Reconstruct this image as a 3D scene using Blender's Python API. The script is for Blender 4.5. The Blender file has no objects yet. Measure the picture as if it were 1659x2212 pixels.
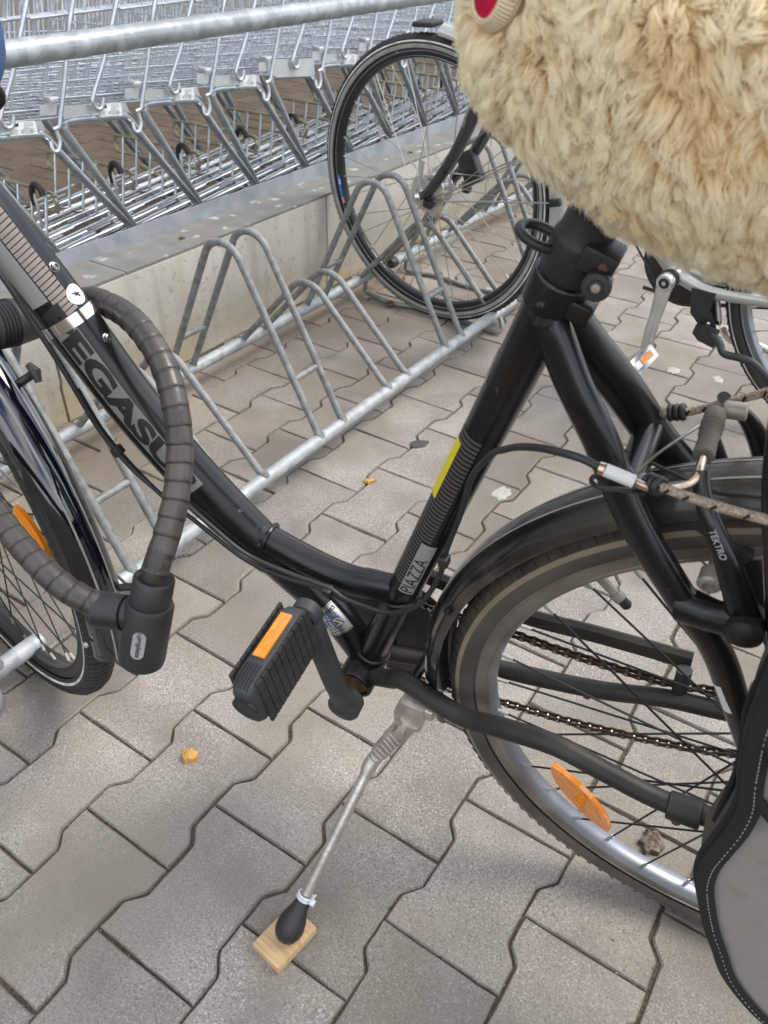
import bpy, bmesh, math, random
import numpy as np
from mathutils import Vector, Matrix
random.seed(7); rng = np.random.default_rng(7)
sc = bpy.context.scene
COL = sc.collection
R_ = math.radians
# ------------------------------------------------------------------ camera
CAM = Vector((0.52494, -0.41065, 0.98328))
right = Vector((0.83087775, 0.55625154, 0.01504636)); up = Vector((-0.34627712, 0.49569269, 0.79648033)); fwd = Vector((-0.43558504, 0.66698799, -0.60447721))
cd = bpy.data.cameras.new('camera'); cam = bpy.data.objects.new('camera', cd); COL.objects.link(cam)
cam.matrix_world = Matrix(((right.x, up.x, -fwd.x, CAM.x), (right.y, up.y, -fwd.y, CAM.y), (right.z, up.z, -fwd.z, CAM.z), (0, 0, 0, 1)))
cd.sensor_fit = 'VERTICAL'; cd.sensor_height = 24; cd.lens = 24 * 1756.52 / 2212
cd.clip_start = 0.02; cd.clip_end = 500
cd.dof.use_dof = True; cd.dof.focus_distance = 0.95; cd.dof.aperture_fstop = 9.0
sc.camera = cam
sc.view_settings.view_transform = 'Standard'; sc.view_settings.look = 'None'; sc.view_settings.gamma = 1
sc.view_settings.exposure = 1.13
# ------------------------------------------------------------------ sky and sun
SUN_DIR = Vector((0.42, 0.42, 0.80)).normalized()
W = bpy.data.worlds.new('World'); sc.world = W; W.use_nodes = True
nt = W.node_tree; nt.nodes.clear()
ow = nt.nodes.new('ShaderNodeOutputWorld'); bg = nt.nodes.new('ShaderNodeBackground')
sky = nt.nodes.new('ShaderNodeTexSky'); sky.sky_type = 'NISHITA'; sky.sun_disc = False
sky.sun_elevation = math.asin(SUN_DIR.z); sky.sun_rotation = math.atan2(SUN_DIR.x, SUN_DIR.y)
tc = nt.nodes.new('ShaderNodeTexCoord'); nz = nt.nodes.new('ShaderNodeTexNoise'); nz.inputs['Scale'].default_value = 2.6; nz.inputs['Detail'].default_value = 6
rp = nt.nodes.new('ShaderNodeValToRGB'); rp.color_ramp.elements[0].position = 0.40; rp.color_ramp.elements[1].position = 0.58
mx = nt.nodes.new('ShaderNodeMix'); mx.data_type = 'RGBA'
mx.inputs[7].default_value = (9.7, 9.75, 9.8, 1)
nt.links.new(tc.outputs['Generated'], nz.inputs['Vector']); nt.links.new(nz.outputs['Fac'], rp.inputs['Fac'])
nt.links.new(rp.outputs['Color'], mx.inputs[0]); nt.links.new(sky.outputs['Color'], mx.inputs[6]); nt.links.new(mx.outputs[2], bg.inputs['Color'])
bg.inputs['Strength'].default_value = 0.105
nt.links.new(bg.outputs['Background'], ow.inputs['Surface'])
sd = bpy.data.lights.new('sun', 'SUN'); sd.energy = 1.35; sd.angle = R_(26); sd.color = (1, .94, .85)
so = bpy.data.objects.new('sun', sd); COL.objects.link(so); so.rotation_euler = SUN_DIR.to_track_quat('Z', 'Y').to_euler(); so.location = (1, 1, 5)

# ------------------------------------------------------------------ materials
def mat(name, base, rough=.5, metal=0., var=None, vscale=20., vdet=5., lo=.35, hi=.65, bump=0., bscale=200., coat=0., world=False, rvar=0., rnd=0., spec=None, extra=None, sheen=0.):
    m = bpy.data.materials.new(name); m.use_nodes = True
    t = m.node_tree; N = t.nodes; L = t.links; p = N['Principled BSDF']
    def sock(k): return p.inputs[k]
    b4 = (*base, 1)
    sock('Base Color').default_value = b4; sock('Roughness').default_value = rough; sock('Metallic').default_value = metal
    if coat: sock('Coat Weight').default_value = coat; sock('Coat Roughness').default_value = .06
    if spec is not None: sock('Specular IOR Level').default_value = spec
    if sheen: sock('Sheen Weight').default_value = sheen
    if world: src = N.new('ShaderNodeNewGeometry').outputs['Position']
    else: src = N.new('ShaderNodeTexCoord').outputs['Object']
    col = None
    if var is not None:
        n = N.new('ShaderNodeTexNoise'); n.inputs['Scale'].default_value = vscale; n.inputs['Detail'].default_value = vdet; L.new(src, n.inputs['Vector'])
        r = N.new('ShaderNodeValToRGB'); r.color_ramp.elements[0].position = lo; r.color_ramp.elements[1].position = hi
        r.color_ramp.elements[0].color = b4; r.color_ramp.elements[1].color = (*var, 1)
        L.new(n.outputs['Fac'], r.inputs['Fac']); col = r.outputs['Color']
        if rvar:
            mr = N.new('ShaderNodeMapRange'); L.new(n.outputs['Fac'], mr.inputs['Value']); mr.inputs['From Min'].default_value = .3; mr.inputs['From Max'].default_value = .7
            mr.inputs['To Min'].default_value = rough - rvar; mr.inputs['To Max'].default_value = rough + rvar; L.new(mr.outputs['Result'], sock('Roughness'))
    if extra: col = extra(N, L, src, col, p)
    if rnd and col is not None:
        oi = N.new('ShaderNodeObjectInfo'); gi = N.new('ShaderNodeNewGeometry'); ad = N.new('ShaderNodeMath'); ad.operation = 'ADD'
        L.new(oi.outputs['Random'], ad.inputs[0]); L.new(gi.outputs['Random Per Island'], ad.inputs[1])
        fr = N.new('ShaderNodeMath'); fr.operation = 'FRACT'; L.new(ad.outputs[0], fr.inputs[0])
        mr = N.new('ShaderNodeMapRange'); L.new(fr.outputs[0], mr.inputs['Value']); mr.inputs['To Min'].default_value = 1 - rnd; mr.inputs['To Max'].default_value = 1 + rnd
        hs = N.new('ShaderNodeHueSaturation'); L.new(col, hs.inputs['Color']); L.new(mr.outputs['Result'], hs.inputs['Value']); col = hs.outputs['Color']
    if col is not None: L.new(col, sock('Base Color'))
    if bump:
        n2 = N.new('ShaderNodeTexNoise'); n2.inputs['Scale'].default_value = bscale; n2.inputs['Detail'].default_value = 4; L.new(src, n2.inputs['Vector'])
        bn = N.new('ShaderNodeBump'); bn.inputs['Strength'].default_value = bump; bn.inputs['Distance'].default_value = .002
        L.new(n2.outputs['Fac'], bn.inputs['Height']); L.new(bn.outputs['Normal'], sock('Normal'))
    return m
def noise_mask(N, L, src, scale, lo, hi, det=4, off=None):
    if off:
        mp = N.new('ShaderNodeMapping'); mp.inputs['Location'].default_value = off; L.new(src, mp.inputs['Vector']); src = mp.outputs['Vector']
    n = N.new('ShaderNodeTexNoise'); n.inputs['Scale'].default_value = scale; n.inputs['Detail'].default_value = det; L.new(src, n.inputs['Vector'])
    r = N.new('ShaderNodeMapRange'); r.inputs['From Min'].default_value = lo; r.inputs['From Max'].default_value = hi; L.new(n.outputs['Fac'], r.inputs['Value'])
    return r.outputs['Result']
def mixc(N, L, fac, a, b, mode='MIX'):
    m = N.new('ShaderNodeMix'); m.data_type = 'RGBA'; m.blend_type = mode
    if hasattr(fac, 'is_output') or not isinstance(fac, (int, float)): L.new(fac, m.inputs[0])
    else: m.inputs[0].default_value = fac
    if isinstance(a, tuple): m.inputs[6].default_value = (*a, 1)
    else: L.new(a, m.inputs[6])
    if isinstance(b, tuple): m.inputs[7].default_value = (*b, 1)
    else: L.new(b, m.inputs[7])
    return m.outputs[2]
def paver_extra(fine_lo, warm, dirt):
    def f(N, L, src, col, p):
        # fine aggregate: pale and dark grains
        c = mixc(N, L, noise_mask(N, L, src, 420, .50, .72, 2), col, tuple(min(1, x * 1.55) for x in fine_lo))
        c = mixc(N, L, noise_mask(N, L, src, 330, .54, .70, 2, (7, 3, 1)), c, tuple(x * .46 for x in fine_lo))
        v = N.new('ShaderNodeTexVoronoi'); v.inputs['Scale'].default_value = 170; L.new(src, v.inputs['Vector'])
        r = N.new('ShaderNodeMapRange'); r.inputs['From Min'].default_value = .10; r.inputs['From Max'].default_value = .16; r.inputs['To Min'].default_value = 1; r.inputs['To Max'].default_value = 0; L.new(v.outputs['Distance'], r.inputs['Value'])
        sel = N.new('ShaderNodeSeparateColor'); L.new(v.outputs['Color'], sel.inputs[0])
        g = N.new('ShaderNodeMath'); g.operation = 'GREATER_THAN'; g.inputs[1].default_value = .80; L.new(sel.outputs[0], g.inputs[0])
        mu = N.new('ShaderNodeMath'); mu.operation = 'MULTIPLY'; L.new(g.outputs[0], mu.inputs[0]); L.new(r.outputs['Result'], mu.inputs[1])
        c = mixc(N, L, mu.outputs[0], c, (.62, .6, .57))
        c = mixc(N, L, noise_mask(N, L, src, 3.2, .40, .66, 6, (2, 9, 4)), c, warm)
        w = noise_mask(N, L, src, 8, .50, .78, 7, (5, 5, 5))
        c = mixc(N, L, w, c, dirt)
        # rusty run-off beside the kerb wall
        sx = N.new('ShaderNodeSeparateXYZ'); L.new(src, sx.inputs[0])
        mr = N.new('ShaderNodeMapRange'); mr.inputs['From Min'].default_value = -.45; mr.inputs['From Max'].default_value = -.95; L.new(sx.outputs['X'], mr.inputs['Value'])
        mm = N.new('ShaderNodeMath'); mm.operation = 'MULTIPLY'; L.new(mr.outputs['Result'], mm.inputs[0]); L.new(noise_mask(N, L, src, 5, .3, .7), mm.inputs[1])
        m3 = N.new('ShaderNodeMath'); m3.operation = 'MULTIPLY'; m3.inputs[1].default_value = .75; L.new(mm.outputs[0], m3.inputs[0])
        return mixc(N, L, m3.outputs[0], c, (.235, .17, .115))
    return f
M = {}
M['paver'] = mat('paver_concrete', (.300, .274, .240), .92, var=(.222, .200, .172), vscale=9, lo=.3, hi=.7, world=True, bump=.7, bscale=420, rnd=.17, extra=paver_extra((.30, .28, .26), (.205, .18, .148), (.175, .157, .133)))
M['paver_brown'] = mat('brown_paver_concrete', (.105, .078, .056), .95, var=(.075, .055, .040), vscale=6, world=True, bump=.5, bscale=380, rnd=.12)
M['joint'] = mat('joint_sand', (.062, .046, .032), 1., var=(.13, .10, .072), vscale=260, world=True, bump=1, bscale=500)
def galv_extra(N, L, src, col, p):
    v = N.new('ShaderNodeTexVoronoi'); v.inputs['Scale'].default_value = 45; L.new(src, v.inputs['Vector'])
    s = N.new('ShaderNodeSeparateColor'); L.new(v.outputs['Color'], s.inputs[0])
    g = N.new('ShaderNodeMapRange'); g.inputs['From Min'].default_value = .55; g.inputs['From Max'].default_value = .95; L.new(s.outputs[0], g.inputs['Value'])
    f = N.new('ShaderNodeMath'); f.operation = 'MULTIPLY'; f.inputs[1].default_value = .16; L.new(g.outputs[0], f.inputs[0])
    return mixc(N, L, f.outputs[0], col, (.78, .82, .84))
M['galv'] = mat('galvanised_tube', (.27, .285, .29), .58, .35, var=(.38, .40, .405), vscale=55, bump=.35, bscale=300, rvar=.1, world=True, extra=galv_extra)
M['galv_rod'] = mat('galvanised_rod', (.17, .175, .168), .6, .35, var=(.27, .28, .275), vscale=60, bump=.45, bscale=250, rvar=.1, world=True)
M['pipe'] = mat('galvanised_pipe', (.25, .27, .285), .40, .35, var=(.33, .355, .37), vscale=16, lo=.5, hi=.6, bump=.2, bscale=200, world=True, extra=galv_extra)
M['steel_angle'] = mat('steel_angle', (.27, .30, .33), .45, .4, var=(.36, .39, .42), vscale=18, bump=.25, bscale=120, rvar=.1, world=True)
def plate_extra(N, L, src, col, p):
    c = mixc(N, L, noise_mask(N, L, src, 7, .52, .68, 6), col, (.20, .18, .15))
    return mixc(N, L, noise_mask(N, L, src, 24, .62, .72, 4, (3, 3, 3)), c, (.5, .5, .48))
M['ledge'] = mat('kerb_ledge', (.175, .168, .152), .55, .2, var=(.24, .235, .22), vscale=14, bump=.3, bscale=150, world=True, extra=plate_extra)
def wall_extra(N, L, src, col, p):
    sx = N.new('ShaderNodeSeparateXYZ'); L.new(src, sx.inputs[0])
    mr = N.new('ShaderNodeMapRange'); mr.inputs['From Min'].default_value = .14; mr.inputs['From Max'].default_value = .0; L.new(sx.outputs['Z'], mr.inputs['Value'])
    mm = N.new('ShaderNodeMath'); mm.operation = 'MULTIPLY'; L.new(mr.outputs['Result'], mm.inputs[0]); L.new(noise_mask(N, L, src, 4, .34, .62, 5), mm.inputs[1])
    c = mixc(N, L, mm.outputs[0], col, (.42, .33, .18))
    c = mixc(N, L, noise_mask(N, L, src, 60, .60, .72, 5, (1, 2, 3)), c, (.30, .28, .25))
    mp = N.new('ShaderNodeMapping'); mp.inputs['Scale'].default_value = (1, 26, 1.6); L.new(src, mp.inputs['Vector'])
    c = mixc(N, L, noise_mask(N, L, mp.outputs['Vector'], 1.0, .52, .80, 5), c, (.33, .30, .25))
    return mixc(N, L, noise_mask(N, L, src, 3, .5, .75, 6, (8, 1, 2)), c, (.40, .38, .33))
M['wall'] = mat('kerb_concrete', (.50, .475, .42), .9, var=(.42, .40, .355), vscale=8, bump=.5, bscale=160, world=True, extra=wall_extra)
M['render_wall'] = mat('far_wall', (.24, .235, .22), .9, var=(.19, .185, .17), vscale=2, world=True)
M['cart'] = mat('bright_zinc', (.66, .70, .74), .38, .95, var=(.52, .56, .60), vscale=30, rvar=.06)
M['cart_tube'] = mat('zinc_tube', (.56, .61, .64), .33, .9, var=(.40, .44, .47), vscale=25, bump=.2, bscale=200, rvar=.08)
M['cart_plate'] = mat('zinc_plate', (.58, .62, .65), .38, .75, var=(.70, .73, .75), vscale=16)
M['brass'] = mat('yellow_zinc_wire', (.52, .48, .34), .38, .8, var=(.38, .35, .25), vscale=30)
def scuff_extra(N, L, src, col, p):
    c = mixc(N, L, noise_mask(N, L, src, 85, .69, .76, 8), col, (.16, .15, .135))
    m = noise_mask(N, L, src, 9, .50, .80, 7, (4, 4, 4)); return mixc(N, L, m, c, (.045, .042, .037))
M['black_paint'] = mat('satin_black_paint', (.018, .0185, .021), .25, .65, var=(.012, .012, .013), vscale=14, rvar=.04, bump=.05, bscale=500, coat=.35, lo=.45, hi=.75, spec=.5, extra=scuff_extra)
M['black_paint'].node_tree.nodes['Principled BSDF'].inputs['Coat Roughness'].default_value = .3
M['gloss_black'] = mat('gloss_black', (.003, .0045, .010), .06, 0, coat=1., spec=.8)
def dust_extra(N, L, src, col, p):
    c = mixc(N, L, noise_mask(N, L, src, 30, .45, .78, 6), col, (.055, .048, .038))
    sx = N.new('ShaderNodeSeparateXYZ'); L.new(src, sx.inputs[0]); mr = N.new('ShaderNodeMapRange'); mr.inputs['From Min'].default_value = .30; mr.inputs['From Max'].default_value = .12; mr.inputs['To Max'].default_value = .8; L.new(sx.outputs['X'], mr.inputs['Value'])
    mm = N.new('ShaderNodeMath'); mm.operation = 'MULTIPLY'; L.new(mr.outputs['Result'], mm.inputs[0]); L.new(noise_mask(N, L, src, 18, .25, .55, 5), mm.inputs[1])
    m2 = N.new('ShaderNodeMapRange'); m2.inputs['To Min'].default_value = .16; m2.inputs['To Max'].default_value = .6; L.new(mm.outputs[0], m2.inputs['Value']); L.new(m2.outputs['Result'], p.inputs['Roughness'])
    m3 = N.new('ShaderNodeMapRange'); m3.inputs['To Min'].default_value = .6; m3.inputs['To Max'].default_value = .05; L.new(mm.outputs[0], m3.inputs['Value']); L.new(m3.outputs['Result'], p.inputs['Coat Weight'])
    return mixc(N, L, mm.outputs[0], c, (.075, .065, .050))
M['dusty_fender'] = mat('dusty_fender', (.006, .007, .009), .2, 0, var=(.016, .015, .014), vscale=12, coat=.6, extra=dust_extra)
M['plastic'] = mat('black_plastic', (.016, .0165, .018), .45, var=(.026, .026, .027), vscale=30, bump=.1, bscale=400)
M['rubber'] = mat('rubber', (.018, .018, .018), .75, var=(.034, .031, .028), vscale=40, bump=.4, bscale=300)
M['rubber_dirty'] = mat('dusty_rubber', (.024, .022, .019), .85, var=(.075, .058, .040), vscale=22, bump=.5, bscale=300)
M['crank_rubber'] = mat('crank_plastic', (.028, .031, .036), .55, var=(.045, .048, .052), vscale=30, bump=.15, bscale=350)
M['sidewall'] = mat('tyre_sidewall', (.055, .047, .040), .7, var=(.10, .082, .066), vscale=18, bump=.15)
M['tan'] = mat('tan_stripe', (.24, .195, .145), .7, var=(.20, .155, .11), vscale=30)
M['white_stripe'] = mat('white_reflex_stripe', (.76, .74, .69), .5, var=(.45, .43, .39), vscale=40)
M['grey_stripe'] = mat('grey_stripe', (.33, .33, .32), .5, var=(.24, .24, .23), vscale=40)
M['rim_dusty'] = mat('dusty_rim', (.30, .27, .235), .42, .6, var=(.18, .155, .13), vscale=20, rvar=.08)
M['rim'] = mat('brushed_rim', (.25, .265, .30), .42, .8, var=(.21, .22, .24), vscale=20)
M['rim_black'] = mat('black_rim', (.02, .02, .022), .3, .2)
M['spoke_black'] = mat('black_spoke', (.02, .02, .022), .35, .4)
M['spoke'] = mat('steel_spoke', (.50, .48, .44), .28, .9)
M['nipple'] = mat('nipple', (.45, .43, .40), .4, .7)
M['steel_dark'] = mat('dark_steel', (.22, .21, .21), .25, .9)
M['chrome'] = mat('chrome', (.78, .77, .75), .1, 1.)
M['alu'] = mat('worn_alloy', (.66, .61, .57), .33, .75, var=(.46, .41, .37), vscale=35, bump=.3, bscale=220, rvar=.08)
M['alu_bright'] = mat('bright_alloy', (.68, .68, .67), .25, .85, var=(.58, .58, .57), vscale=25)
M['champagne'] = mat('silver_frame_paint', (.42, .42, .39), .32, .5, coat=.5)
M['noodle'] = mat('tarnished_noodle', (.55, .43, .33), .25, .9, var=(.28, .14, .07), vscale=60, lo=.5, hi=.62)
M['white_plastic'] = mat('white_plastic', (.62, .62, .60), .4)
M['ivory'] = mat('dusty_nut', (.34, .31, .27), .45, .4, var=(.26, .23, .19), vscale=60)
M['olive_rubber'] = mat('dusty_boot', (.095, .085, .068), .7, var=(.14, .125, .10), vscale=40)
M['rust'] = mat('rusty_bolt', (.10, .05, .03), .8, .3, var=(.16, .09, .05), vscale=120)
M['chain'] = mat('rusty_chain', (.045, .032, .024), .6, .5, var=(.09, .055, .035), vscale=90)
M['chain_pin'] = mat('chain_roller', (.5, .47, .43), .3, .9)
M['dirt_black'] = mat('dusty_black_paint', (.010, .0095, .0085), .55, var=(.045, .039, .030), vscale=16, lo=.35, hi=.8, bump=.15)
def refl_extra(N, L, src, col, p):
    v = N.new('ShaderNodeTexVoronoi'); v.inputs['Scale'].default_value = 420; v.inputs['Randomness'].default_value = 0.1; L.new(src, v.inputs['Vector'])
    bn = N.new('ShaderNodeBump'); bn.inputs['Strength'].default_value = .7; bn.inputs['Distance'].default_value = .001; L.new(v.outputs['Distance'], bn.inputs['Height']); L.new(bn.outputs['Normal'], p.inputs['Normal'])
    mr = N.new('ShaderNodeMapRange'); mr.inputs['From Max'].default_value = .6; L.new(v.outputs['Distance'], mr.inputs['Value'])
    return mixc(N, L, mr.outputs['Result'], (1.0, .46, .04), (.85, .24, .0))
M['amber'] = mat('amber_reflector', (.95, .36, .02), .18, extra=refl_extra, coat=1.)
M['amber_clear'] = mat('amber_rim', (.85, .25, .01), .12, coat=1.)
def wood_extra(N, L, src, col, p):
    mp = N.new('ShaderNodeMapping'); mp.inputs['Scale'].default_value = (14, 190, 60); L.new(src, mp.inputs['Vector'])
    n = N.new('ShaderNodeTexNoise'); n.inputs['Scale'].default_value = 1.3; n.inputs['Detail'].default_value = 5; L.new(mp.outputs['Vector'], n.inputs['Vector'])
    r = N.new('ShaderNodeMapRange'); r.inputs['From Min'].default_value = .35; r.inputs['From Max'].default_value = .7; L.new(n.outputs['Fac'], r.inputs['Value'])
    return mixc(N, L, r.outputs['Result'], (.60, .42, .235), (.42, .265, .13))
M['wood'] = mat('pine_wood', (.6, .42, .24), .6, extra=wood_extra, bump=.15, bscale=200)
M['biscuit'] = mat('yellow_wood_chip', (.55, .32, .09), .7, var=(.42, .22, .06), vscale=150, bump=.5)
M['grit'] = mat('dark_grit', (.07, .05, .035), .95)
M['grit_pale'] = mat('pale_grit', (.42, .38, .33), .9)
M['gum'] = mat('chewing_gum', (.42, .41, .37), .8, var=(.32, .31, .28), vscale=120, bump=.4)
M['gum_dark'] = mat('trodden_dark_gum', (.06, .06, .058), .85)
M['leaf_litter'] = mat('dry_seed_husk', (.06, .042, .03), .85, var=(.20, .165, .13), vscale=160)
M['hide'] = mat('sheepskin_hide', (.92, .82, .58), .9)
M['knit'] = mat('beige_knit', (.66, .52, .34), .9, var=(.54, .42, .27), vscale=120, bump=.5, bscale=500)
M['knit_white'] = mat('pale_knit_rib', (.74, .64, .50), .9)
M['red'] = mat('red_fabric', (.48, .002, .045), .7, var=(.34, .001, .028), vscale=90, bump=.3, bscale=500, spec=.2)
M['blue'] = mat('blue_cloth', (.045, .09, .22), .85, var=(.035, .07, .17), vscale=60, bump=.5, bscale=600)
def weave_extra(dark, light, sc_=900):
    def f(N, L, src, col, p):
        w1 = N.new('ShaderNodeTexWave'); w1.inputs['Scale'].default_value = sc_ * .26; w1.bands_direction = 'X'; L.new(src, w1.inputs['Vector'])
        w2 = N.new('ShaderNodeTexWave'); w2.inputs['Scale'].default_value = sc_ * .26; w2.bands_direction = 'Z'; L.new(src, w2.inputs['Vector'])
        m = N.new('ShaderNodeMath'); m.operation = 'MULTIPLY'; L.new(w1.outputs['Fac'], m.inputs[0]); L.new(w2.outputs['Fac'], m.inputs[1])
        bn = N.new('ShaderNodeBump'); bn.inputs['Strength'].default_value = .4; bn.inputs['Distance'].default_value = .001; L.new(m.outputs[0], bn.inputs['Height']); L.new(bn.outputs['Normal'], p.inputs['Normal'])
        c = mixc(N, L, m.outputs[0], dark, light)
        return mixc(N, L, noise_mask(N, L, src, 16, .56, .75, 5), c, tuple(x * .55 for x in dark))
    return f
M['canvas'] = mat('grey_canvas', (.2, .19, .18), .9, extra=weave_extra((.24, .225, .212), (.40, .38, .36)))
M['gusset'] = mat('dark_canvas', (.06, .05, .045), .9, extra=weave_extra((.075, .062, .056), (.135, .115, .104)))
M['trim'] = mat('black_binding', (.012, .012, .013), .85, bump=.5, bscale=900)
M['thread'] = mat('pale_thread', (.32, .31, .30), .8)
def rope_extra(N, L, src, col, p):
    v = N.new('ShaderNodeTexVoronoi'); v.inputs['Scale'].default_value = 500; L.new(src, v.inputs['Vector'])
    bn = N.new('ShaderNodeBump'); bn.inputs['Strength'].default_value = .8; bn.inputs['Distance'].default_value = .001; L.new(v.outputs['Distance'], bn.inputs['Height']); L.new(bn.outputs['Normal'], p.inputs['Normal'])
    return mixc(N, L, noise_mask(N, L, src, 500, .4, .6), (.40, .31, .245), (.23, .17, .13))
M['rope'] = mat('braided_cord', (.4, .3, .22), .8, extra=rope_extra)
M['decal_grey'] = mat('grey_decal', (.27, .262, .252), .42)
M['decal_plate'] = mat('lettering_plate', (.19, .185, .178), .38)
M['decal_dark'] = mat('dark_decal', (.075, .070, .066), .42)
M['decal_tan'] = mat('tan_grey_decal', (.26, .22, .19), .4)
M['decal_white'] = mat('white_sticker', (.72, .72, .72), .35)
M['yellow'] = mat('yellow_decal', (.68, .56, .01), .4)
M['ink'] = mat('black_ink', (.012, .012, .012), .5)
M['ink_blue'] = mat('blue_ink', (.01, .07, .42), .5)
M['label_paper'] = mat('white_label', (.74, .77, .78), .5)
M['label_ink'] = mat('grey_label_ink', (.36, .38, .40), .5)
M['foil'] = mat('foil_sticker', (.62, .62, .60), .2, .85)
M['tube_sleeve'] = mat('smoky_lock_sleeve', (.038, .034, .032), .40, .1, var=(.066, .056, .050), vscale=34, coat=.12, rvar=.05)
M['tube_gap'] = mat('lock_sleeve_groove', (.028, .024, .021), .42)
M['tie'] = mat('clear_cable_tie', (.62, .64, .70), .3)
M['sky_blue'] = mat('blue_rim_sticker', (.02, .18, .55), .35)
M['pink'] = mat('pink_rim_sticker', (.7, .25, .25), .35)

# ------------------------------------------------------------------ mesh helpers
class MB:
    def __init__(s): s.v = []; s.f = []; s.mi = []; s.cur = 0; s.sm = []; s.smooth = True
    def add(s, vs, fs):
        o = len(s.v); s.v.extend([tuple(map(float, v)) for v in vs])
        for f in fs: s.f.append(tuple(i + o for i in f)); s.mi.append(s.cur); s.sm.append(s.smooth)
        return s
def V3(a): return a if isinstance(a, Vector) else Vector(a)
def frame_for(t, hint=None):
    t = t.normalized(); h = hint if hint is not None else Vector((0, 0, 1))
    if abs(t.dot(h)) > .97: h = Vector((0, 1, 0)) if abs(t.y) < .9 else Vector((1, 0, 0))
    n = (h - t * h.dot(t)).normalized(); return n, t.cross(n)
def tube(mb, pts, r, n=10, closed=False, caps=True, hint=None):
    pts = [V3(p) for p in pts]; k = len(pts)
    if not isinstance(r, (list, tuple)) : r = [r] * k
    vs = []; nrm = None
    for i, p in enumerate(pts):
        if closed: t = pts[(i + 1) % k] - pts[i - 1]
        else: t = pts[min(i + 1, k - 1)] - pts[max(i - 1, 0)]
        t.normalize()
        if hint is not None or nrm is None: nrm, b = frame_for(t, hint)
        else:
            nrm = nrm - t * nrm.dot(t)
            if nrm.length < 1e-6: nrm, b = frame_for(t)
            nrm.normalize(); b = t.cross(nrm)
        ra, rb = r[i] if isinstance(r[i], (list, tuple)) else (r[i], r[i])
        for j in range(n):
            a = 2 * math.pi * j / n; vs.append(p + nrm * (ra * math.cos(a)) + b * (rb * math.sin(a)))
    fs = []
    for i in range(k if closed else k - 1):
        for j in range(n):
            a = i * n + j; b_ = i * n + (j + 1) % n; c = ((i + 1) % k) * n
            fs.append((a, b_, c + (j + 1) % n, c + j))
    if caps and not closed: fs.append(tuple(range(n - 1, -1, -1))); fs.append(tuple(range((k - 1) * n, k * n)))
    mb.add(vs, fs); return mb
def spline(pts, k=8, closed=False):
    P = [V3(p) for p in pts]; out = []; n = len(P)
    for i in range(n if closed else n - 1):
        p0 = P[(i - 1) % n] if closed or i > 0 else P[0] * 2 - P[1]; p1 = P[i]; p2 = P[(i + 1) % n]
        p3 = P[(i + 2) % n] if closed or i + 2 < n else P[-1] * 2 - P[-2]
        for j in range(k):
            t = j / k; out.append(.5 * ((2 * p1) + (p2 - p0) * t + (2 * p0 - 5 * p1 + 4 * p2 - p3) * t * t + (3 * p1 - p0 - 3 * p2 + p3) * t ** 3))
    if not closed: out.append(P[-1])
    return out
def box(mb, c, size, X=(1, 0, 0), Y=(0, 1, 0), Z=None, ch=0.):
    X = V3(X).normalized(); Y = V3(Y); Y = (Y - X * Y.dot(X)).normalized(); Z = X.cross(Y); c = V3(c); a, b, d = [s / 2 for s in size]
    if ch <= 0:
        vs = [c + X * (a * i) + Y * (b * j) + Z * (d * k) for i in (-1, 1) for j in (-1, 1) for k in (-1, 1)]
        mb.add(vs, [(0, 1, 3, 2), (4, 6, 7, 5), (0, 4, 5, 1), (2, 3, 7, 6), (0, 2, 6, 4), (1, 5, 7, 3)]); return mb
    bm = bmesh.new(); bmesh.ops.create_cube(bm, size=1)
    for v in bm.verts: v.co = Vector((v.co.x * size[0], v.co.y * size[1], v.co.z * size[2]))
    bmesh.ops.bevel(bm, geom=bm.edges[:], offset=ch, segments=2, affect='EDGES', profile=.5)
    bm.verts.index_update()
    vs = [c + X * v.co.x + Y * v.co.y + Z * v.co.z for v in bm.verts]; fs = [tuple(v.index for v in f.verts) for f in bm.faces]; bm.free()
    mb.add(vs, fs); return mb
def lathe(mb, o, ax, prof, n=24, hint=None):
    o = V3(o); ax = V3(ax).normalized(); u, w = frame_for(ax, hint); vs = []; fs = []
    for t, r in prof:
        for j in range(n):
            a = 2 * math.pi * j / n; vs.append(o + ax * t + (u * math.cos(a) + w * math.sin(a)) * max(r, 1e-5))
    for i in range(len(prof) - 1):
        for j in range(n): fs.append((i * n + j, i * n + (j + 1) % n, (i + 1) * n + (j + 1) % n, (i + 1) * n + j))
    if prof[0][1] > 1e-4: fs.append(tuple(range(n - 1, -1, -1)))
    if prof[-1][1] > 1e-4: k = (len(prof) - 1) * n; fs.append(tuple(range(k, k + n)))
    mb.add(vs, fs); return mb
def prism(mb, poly, o, X, Y, th):
    """flat outline (list of x,y) extruded both ways by th/2 along X x Y"""
    o = V3(o); X = V3(X).normalized(); Y = V3(Y).normalized(); Z = X.cross(Y).normalized(); n = len(poly)
    vs = [o + X * x + Y * y + Z * s for s in (-th / 2, th / 2) for x, y in poly]
    fs = [tuple(range(n - 1, -1, -1)), tuple(range(n, 2 * n))] + [(i, (i + 1) % n, n + (i + 1) % n, n + i) for i in range(n)]
    sm = mb.smooth; mb.smooth = False; mb.add(vs, fs); mb.smooth = sm; return mb
def ring(mb, c, ax, R, r, n=24, m=8):
    c = V3(c); u, w = frame_for(V3(ax)); tube(mb, [c + (u * math.cos(2 * math.pi * i / n) + w * math.sin(2 * math.pi * i / n)) * R for i in range(n)], r, m, closed=True, hint=V3(ax)); return mb
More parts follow.
